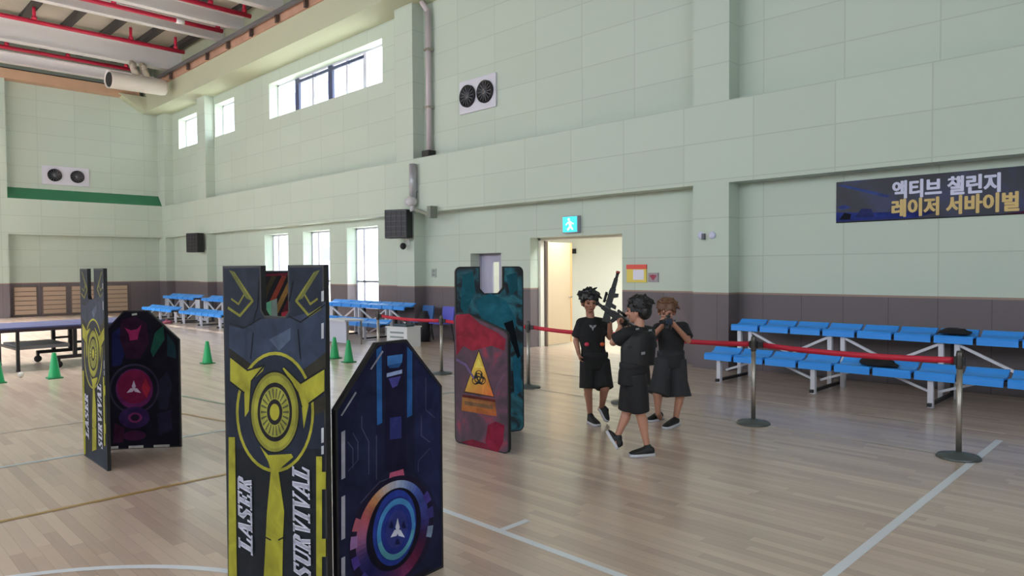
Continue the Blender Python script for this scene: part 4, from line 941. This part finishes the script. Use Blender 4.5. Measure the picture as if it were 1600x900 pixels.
# ------------------------------------------------------------------ the three boys
SKIN = mat('skin', (166, 116, 94), 0.5); SKIN2 = mat('paler skin', (178, 128, 106), 0.5)
HAIRB = mat('black hair', (16, 14, 15), 0.45); HAIRN = mat('brown hair', (96, 62, 40), 0.5, noise=0.2, nscale=30)
TEE = mat('black cotton', (19, 19, 21), 0.85, noise=0.12, nscale=14); TEE2 = mat('charcoal cotton', (32, 32, 35), 0.85, noise=0.12, nscale=14); SHO = mat('black shorts cloth', (22, 22, 25), 0.8); SHO2 = mat('dark grey shorts cloth', (42, 42, 46), 0.85)
SHOE = mat('black shoe', (20, 20, 22), 0.6); SOLE = mat('white sole', (196, 196, 204), 0.5)
def hand(bm, w, d, palm, thumb, s=0.86, curl=0.9):
    """palm, four unequal bent fingers and a thumb from the side of the palm. d: wrist to knuckles, palm: direction the palm faces, thumb: thumb side"""
    d = Vector(d).normalized(); palm = (Vector(palm)-d*Vector(palm).dot(d)).normalized(); th = Vector(thumb); th = (th-d*th.dot(d)-palm*th.dot(palm)).normalized()
    w = Vector(w); L = 0.082*s
    for k in (-1, 0, 1): capsule(bm, w+d*0.005+th*k*0.012*s, w+d*L+th*k*0.024*s, .013*s, .013*s, 10)
    for k, ln in ((1.5, .070), (.5, .080), (-.5, .074), (-1.5, .058)):
        p = w+d*L+th*k*0.0205*s; a = 0.25
        for j, f in enumerate((.45, .32, .25)):
            a += curl*(.75 if j == 0 else .8); v = d*math.cos(a)+palm*math.sin(a); q = p+v*ln*s*f; capsule(bm, p, q, .0092*s-.0006*j, .0088*s-.0008*j, 8); p = q
    p = w+d*.025*s+th*.024*s; v = (th*.8+d*.6+palm*.3).normalized(); q = p+v*.036*s; capsule(bm, p, q, .012*s, .0105*s, 8); v = (d*.75+palm*.75+th*.05).normalized(); capsule(bm, q, q+v*.034*s, .0102*s, .009*s, 8)
def head(bm, c, f, u, s=1.0):
    f = Vector(f).normalized(); u = (Vector(u)-f*Vector(u).dot(f)).normalized(); r = f.cross(u); c = Vector(c); R = Matrix((r, f, u)).transposed()
    P = lambda x, y, z: c+(r*x+f*y+u*z)*s
    ball(bm, P(0, -.008, .028), (.074*s, .092*s, .082*s), R); ball(bm, P(0, .022, -.028), (.060*s, .062*s, .074*s), R); ball(bm, P(0, .046, -.080), (.030*s, .028*s, .024*s), R)
    ball(bm, P(0, .070, .018), (.052*s, .022*s, .020*s), R)
    capsule(bm, P(0, .086, .005), P(0, .100, -.026), .009*s, .0135*s, 8); ball(bm, P(-.012, .090, -.030), (.009*s,)*3); ball(bm, P(.012, .090, -.030), (.009*s,)*3)
    for x in (-1, 1):
        ball(bm, P(x*.036, .066, -.022), (.022*s, .020*s, .02*s), R); ball(bm, P(x*.077, -.006, -.012), (.012*s, .020*s, .032*s), R)
    capsule(bm, P(-.018, .083, -.054), P(.018, .083, -.054), .008*s, .008*s, 8)
    return R, P
def person(label, base, J, fwd, hd, skin, tee, shorts, shoe, hairm, hairkind, hands, feet, hem=0.07, flare=.100, sc=1.0):
    base = Vector(base); t = thing('person', label, 'person', base)
    side = (J['sL']-J['sR']).normalized(); fwd = Vector(fwd).normalized(); up = Vector((0, 0, 1))
    fw = (fwd-side*fwd.dot(side)).normalized()
    pel, ch, nk = J['pel'], J['chest'], J['neck']
    # body: one continuous skin surface
    bm = new()
    loft(bm, [(pel-up*.08, side*.085, fw*.07), (pel, side*.122, fw*.086), (pel.lerp(ch, .45), side*.106, fw*.076), (ch, side*.128, fw*.088), (ch.lerp(nk, .62), side*.115, fw*.074), (nk, side*.06, fw*.05)], 24)
    hc, hf, hu = hd
    capsule(bm, nk-up*.02, hc-Vector(hf)*.015-Vector(hu)*.04, .047, .044)
    R, P = head(bm, hc, hf, hu, sc)
    for k in 'LR':
        capsule(bm, J['s'+k], J['e'+k], .045, .034); capsule(bm, J['e'+k], J['w'+k], .034, .0235); capsule(bm, nk.lerp(J['s'+k], .35)-up*.025, J['s'+k]-up*.005, .045, .043)
        w, d, p, th, cu = hands[k]; hand(bm, J['w'+k], d, p, th, .88, cu); capsule(bm, J['w'+k]-Vector(d).normalized()*.02, J['w'+k]+Vector(d).normalized()*.02, .0225, .021)
        capsule(bm, J['h'+k], J['k'+k], .078, .052); kn = J['k'+k]; an = J['a'+k]; fd = feet[k][1]-feet[k][0]; back = -fd.normalized()
        capsule(bm, kn, an, .047, .029); capsule(bm, kn.lerp(an, .22)+back*.012, kn.lerp(an, .48)+back*.01, .045, .036)
        capsule(bm, an, feet[k][0]+(an-feet[k][0])*.3, .03, .03)
    remesh('body', bm, skin, .0052, 3, t, base)
    for x in (-.03, .03):
        bm = new(); ball(bm, P(x, .084, -.002), (.011*sc, .006*sc, .006*sc), R); obj('eye', bm, mat('dark eye', (24, 18, 16), .25), t, base)
        bm = new(); capsule(bm, P(x-.014, .087, .018), P(x+.014, .087, .019), .0032, .0032, 6); obj('eyebrow', bm, hairm, t, base)
    bm = new(); capsule(bm, P(-.015, .092, -.054), P(.015, .092, -.054), .0035, .0035, 6); obj('mouth', bm, mat('lips', (150, 84, 78), .5), t, base)
    # hair
    bm = new(); rnd = random.Random(len(label))
    ball(bm, P(0, -.020, .050), (.096*sc, .104*sc, .084*sc), R); ball(bm, P(0, -.058, .0), (.084*sc, .060*sc, .074*sc), R)
    for i in range(70):
        a = rnd.uniform(0, 2*PI); e = rnd.uniform(.05, 1.4); q = Vector((math.cos(a)*math.cos(e)*.092, -.02+math.sin(a)*math.cos(e)*.100, .05+math.sin(e)*.080))
        if q.y > .035 and q.z < .075: continue
        n = (q-Vector((0, -.02, .04))).normalized(); dn = n*.02+Vector((rnd.uniform(-.02, .02), rnd.uniform(-.02, .02), rnd.uniform(-.03, .004)))
        capsule(bm, P(*q), P(*(q+dn*(1.5 if hairkind == 'fluffy' else .9))), .018*sc, .009*sc, 6)
    for i in range(13):
        x = -.072+.012*i; z0 = .092-.5*x*x*10*.6; l = .055+rnd.uniform(-.012, .014); capsule(bm, P(x, .058-4.5*x*x, .088), P(x*1.06+rnd.uniform(-.008, .008), .089-6*x*x, .088-l), .015*sc, .006*sc, 6)
    for x in (-1, 1):
        for k in range(4): capsule(bm, P(x*.074, -.03+.022*k, .05), P(x*.084, -.034+.022*k, .0), .016*sc, .009*sc, 6)
    remesh('hair', bm, hairm, .006, 1, t, base)
    # shirt
    bm = new()
    lo = pel-up*hem
    loft(bm, [(lo, side*.160, fw*.130), (pel, side*.153, fw*.122), (pel.lerp(ch, .45), side*.132, fw*.100), (ch, side*.150, fw*.110), (ch.lerp(nk, .62), side*.132, fw*.092), (nk+up*.004, side*.066, fw*.058)], 28, power=.92)
    for k in 'LR':
        s, e = J['s'+k], J['e'+k]; capsule(bm, nk.lerp(s, .3)-up*.022, s, .058, .060)
        a = s; b = s.lerp(e, .78); d = (b-a).normalized(); x, y, _ = frame_to(d); loft(bm, [(a-d*.02, x*.055, y*.055), (a.lerp(b, .5), x*.062, y*.062), (b, x*.068, y*.068)], 18)
    sh = remesh('shirt', bm, tee, .0075, 2, t, base)
    # shorts
    bm = new(); loft(bm, [(pel-up*.10, side*.13, fw*.10), (pel-up*.02, side*.138, fw*.104), (pel+up*.05, side*.152, fw*.122), (pel+up*.085, side*.148, fw*.118)], 24)
    for k in 'LR':
        h, kn = J['h'+k], J['k'+k]; b = h.lerp(kn, 1.0); d = (b-h).normalized(); x, y, _ = frame_to(d)
        loft(bm, [(h+up*.07, x*.10, y*.10), (h.lerp(b, .5), x*.100, y*.100), (b, x*flare, y*flare)], 20)
    remesh('shorts', bm, shorts, .0075, 2, t, base)
    # shoes
    for k in 'LR':
        hl, toe, upv = feet[k]; d = (toe-hl).normalized(); u = (upv-d*upv.dot(d)).normalized(); s = d.cross(u); L = (toe-hl).length
        bm = new(); loft(bm, [(hl-d*.012+u*.045, s*.022, u*.026), (hl+d*.01+u*.05, s*.036, u*.036), (hl+d*.3*L+u*.05, s*.039, u*.042), (hl+d*.6*L+u*.04, s*.043, u*.030), (hl+d*.85*L+u*.032, s*.042, u*.022), (hl+d*1.0*L+u*.027, s*.028, u*.014)], 20)
        an = J['a'+k]; capsule(bm, hl+d*.05+u*.06, an.lerp(hl+d*.04+u*.05, .35), .036, .037)
        so = remesh('shoe', bm, shoe, .006, 2, t, base)
        bm = new(); secs = []
        for q in (0, 1):
            pts = [(-.02, .022), (0, .036), (.3*L, .041), (.6*L, .046), (.85*L, .045), (1.0*L, .032), (1.02*L, .015)]
            ring = [hl+d*a+s*b+u*(q*.026) for a, b in pts]+[hl+d*a-s*b+u*(q*.026) for a, b in pts[::-1]]; secs.append(ring)
        rings(bm, secs); obj('sole', bm, SOLE, so, base)
    return t, sh
def rifle(label, stock, muzzle, up, group='black toy rifles', tip=True):
    """toy tag rifle: receiver, stock, barrel, magazine, grip, sight"""
    stock = Vector(stock); muzzle = Vector(muzzle); d = (muzzle-stock).normalized(); u = Vector(up); u = (u-d*u.dot(d)).normalized(); s = d.cross(u); L = (muzzle-stock).length
    t = thing('toy_rifle', label, 'toy gun', stock); M = Matrix((d, s, u)).transposed().to_4x4(); B = mat('black gun plastic', (18, 18, 20), .4)
    def pr(pts, w): b = new(); prism(b, [(x*L, z*.8) for x, z in pts], -w/2, w/2, M=M); return b
    o = obj('receiver', pr([(.26, -.035), (.66, -.035), (.66, .035), (.60, .045), (.28, .045)], .045), B, t, bevel=.004)
    obj('stock', pr([(0, -.07), (.05, -.075), (.27, -.025), (.27, .03), (0, .03)], .036), B, t, bevel=.004)
    obj('grip', pr([(.30, -.03), (.38, -.03), (.35, -.10), (.28, -.10)], .03), B, t, bevel=.004)
    obj('magazine', pr([(.48, -.03), (.57, -.03), (.585, -.085), (.52, -.09)], .03), B, t, bevel=.003)
    obj('handguard', pr([(.66, -.028), (.86, -.024), (.86, .026), (.66, .032)], .048), B, t, bevel=.006)
    bm = new(); tube(bm, M @ Vector((.84*L, 0, 0)), M @ Vector((.975*L, 0, 0)), .016, n=12); obj('barrel', bm, B, t)
    bm = new(); tube(bm, M @ Vector((.96*L, 0, 0)), M @ Vector((L, 0, 0)), .021, n=12); obj('muzzle_tip', bm, mat('red muzzle', (150, 52, 50), .5) if tip else B, t)
    bm = new(); tube(bm, M @ Vector((.36*L, 0, .058)), M @ Vector((.56*L, 0, .058)), .014, n=12); b = [M @ Vector((x*L, 0, z)) for x, z in ((.40, .03), (.40, .055), (.52, .03), (.52, .055))]; bar(bm, b[0], b[1], .014); bar(bm, b[2], b[3], .014); obj('sight', bm, B, t)
    return t
D = at_depth
def V(*a): return Vector(a)
CAMF = V(.707, .707, 0); IMR = V(.707, -.707, 0); UP = V(0, 0, 1)

# boy on the left: faces the camera, rifle held upright
d = 7.75
J = dict(pel=D(929, 562, d), chest=D(924, 524, d), neck=D(923, 497, d), sR=D(908, 505, d), sL=D(940, 505, d), eR=D(900, 533, d+.03), wR=D(904, 551, d-.04), eL=D(953, 527, d-.03), wL=D(953, 503, d-.20),
         hR=D(920, 574, d), hL=D(939, 574, d), kR=D(919, 607, d-.03), kL=D(945, 607, d-.10), aR=D(922, 647, d+.02), aL=D(940, 637, d+.08))
fA = -CAMF
feet = dict(R=(D(921, 661, d+.02), D(935, 667, d-.16), UP), L=(D(937, 640, d+.10), D(947, 659, d+.0), (UP*.5-CAMF*.2+IMR*.5)))
feet['R'] = (V(*feet['R'][0][:2], .002), V(*feet['R'][1][:2], .002), UP)
ga0 = D(944, 503, d-.27); ga1 = D(966, 424, d-.20)
hands = dict(R=(None, V(.05, 0, -1)+IMR*.15-CAMF*.1, IMR, -CAMF, .45), L=(None, UP*.8-IMR*.2-CAMF*.25, -IMR-CAMF*.3, -CAMF+UP*.3, 1.0))
pa, shA = person('boy with fluffy black hair facing the camera, rifle pointed up, in front of the doorway', V(*on_z(930, 660)[:2], 0), J, fA, (D(921, 472, d-.02), (fA+IMR*.1-UP*.1).normalized(), UP), SKIN, TEE, SHO, SHOE, HAIRB, 'fluffy', hands, feet, hem=.10, flare=.098, sc=1.06)
rifle('black toy rifle held upright by the boy at the doorway', ga0, ga1, -IMR+CAMF*.2)
# print and belt lights on his shirt
bA = pa.location
bm = new(); c = D(926, 512, d-.105)
for pts in ([(-.05, .04), (-.005, .03), (-.03, -.0)], [(.05, .04), (.005, .03), (.03, -.0)], [(-.022, .015), (.022, .015), (.0, -.045)]):
    bm.faces.new([bm.verts.new(c+IMR*x*.8+UP*z*.8-CAMF*.012) for x, z in pts])
obj('shirt_emblem', bm, mat('pale shirt print', (150, 152, 156), .7), shA, bA)
for (px, col, nm) in ((917, (210, 60, 90), 'pink'), (941, (214, 92, 48), 'orange')):
    bm = new(); ball(bm, D(px, 538, d-.10), (.026, .026, .022)); obj('belt_light', bm, mat(nm+' sensor', col, .4), pa, bA)['label'] = nm+' round sensor at the waist'

# middle boy: walks to the left, back half turned to the camera
d = 6.46
J = dict(pel=D(991, 580, d), chest=D(995, 541, d), neck=D(999, 511, d), sL=D(978, 521, d-.07), sR=D(1014, 519, d+.09), eL=D(958, 535, d+.0), wL=D(969, 512, d+.17), eR=D(1016, 548, d+.17), wR=D(990, 521, d+.21),
         hR=D(988, 596, d+.055), hL=D(993, 596, d-.05), kR=D(980, 642, d+.06), kL=D(1000, 644, d-.04), aR=D(966, 679, d+.06), aL=D(1011, 696, d-.05))
fB = (-IMR*.78+CAMF*.62).normalized()
feet = dict(R=(D(962, 700, d+.04), D(947, 675, d+.12), -IMR*.2+UP*.6+IMR*.9), L=(V(*on_z(1020, 712)[:2], .002), V(*on_z(984, 714)[:2], .002), UP))
gb0 = D(998, 519, d+.20); gb1 = D(932, 473, d+.40)
hands = dict(L=(None, UP*.5-IMR*.1+CAMF*.6, IMR*.7+UP*.4, UP-IMR*.4+CAMF*.2, 1.0), R=(None, -IMR*.8+CAMF*.1+UP*.35, -CAMF*.8+UP*.2, UP, .9))
pb, shB = person('boy with black hair seen from behind, walking to the left and aiming a rifle up', V(*on_z(985, 705)[:2], 0), J, fB, (D(997, 486, d+.02), (-IMR*.88+CAMF*.45).normalized(), UP), SKIN2, TEE, SHO, SHOE, HAIRB, 'short', hands, feet, hem=.12, flare=.086, sc=1.08)
rifle('black toy rifle aimed up to the left by the walking boy', gb0, gb1, UP, tip=False)
bB = pb.location
bm = new(); side = (J['sL']-J['sR']).normalized(); bk = -fB
loft(bm, [(D(993, 570, d)+bk*.02, side*.148, bk*.112), (D(994, 545, d)+bk*.02, side*.154, bk*.116), (D(996, 525, d)+bk*.02, side*.146, bk*.108), (D(998, 517, d)+bk*.015, side*.11, bk*.085)], 26, power=.85)
ve = remesh('tag_vest', bm, mat('black nylon vest', (15, 15, 18), .6), .008, 2, pb, bB)
bm = new()
for (px, py, w, h) in ((996, 514, .03, .018), (1016, 516, .03, .02), (1005, 552, .035, .03)):
    c = D(px, py, d-.155 if px < 1010 else d-.12)
    bm.faces.new([bm.verts.new(c+IMR*x+UP*z) for x, z in ((-w/2, -h/2), (w/2, -h/2*.6), (w/2, h/2), (-w/2, h/2*.7))])
obj('vest_marks', bm, mat('grey vest print', (120, 122, 126), .7), ve, bB)

# boy on the right: bent over his rifle, aiming at the camera
d = 7.62
J = dict(pel=D(1048, 560, d+.06), chest=D(1049, 528, d+.02), neck=D(1047, 507, d-.02), sR=D(1028, 513, d-.02), sL=D(1068, 511, d+.02), eR=D(1013, 532, d-.13), wR=D(1035, 509, d-.33), eL=D(1075, 532, d-.10), wL=D(1051, 505, d-.22),
         hR=D(1038, 572, d+.04), hL=D(1058, 572, d+.06), kR=D(1027, 616, d-.03), kL=D(1062, 620, d), aR=D(1028, 645, d+.03), aL=D(1055, 657, d+.02))
fC = (-CAMF-IMR*.25).normalized()
feet = dict(R=(V(*on_z(1033, 655)[:2], .002), V(*on_z(1013, 660)[:2], .002), UP), L=(V(*on_z(1058, 664)[:2], .002), V(*on_z(1038, 671)[:2], .002), UP))
gc0 = D(1053, 503, d-.10); gc1 = D(1033, 503, d-.70)
hands = dict(R=(None, -IMR*.1-CAMF*.6+UP*.5, IMR*.6+UP*.5, IMR*.3+UP, 1.0), L=(None, -IMR*.6-CAMF*.5+UP*.1, -IMR*.5+UP*.4, UP, 1.0))
pc, shC = person('boy with brown hair in dark grey shorts, aiming his rifle at the camera', V(*on_z(1044, 662)[:2], 0), J, fC, (D(1042, 487, d-.10), (fC-UP*.22).normalized(), (UP+fC*.22)), SKIN2, TEE2, SHO2, SHOE, HAIRN, 'short', hands, feet, hem=.09, flare=.128, sc=1.06)
rifle('black toy rifle held to the face of the brown-haired boy', gc0, gc1, UP, tip=False)
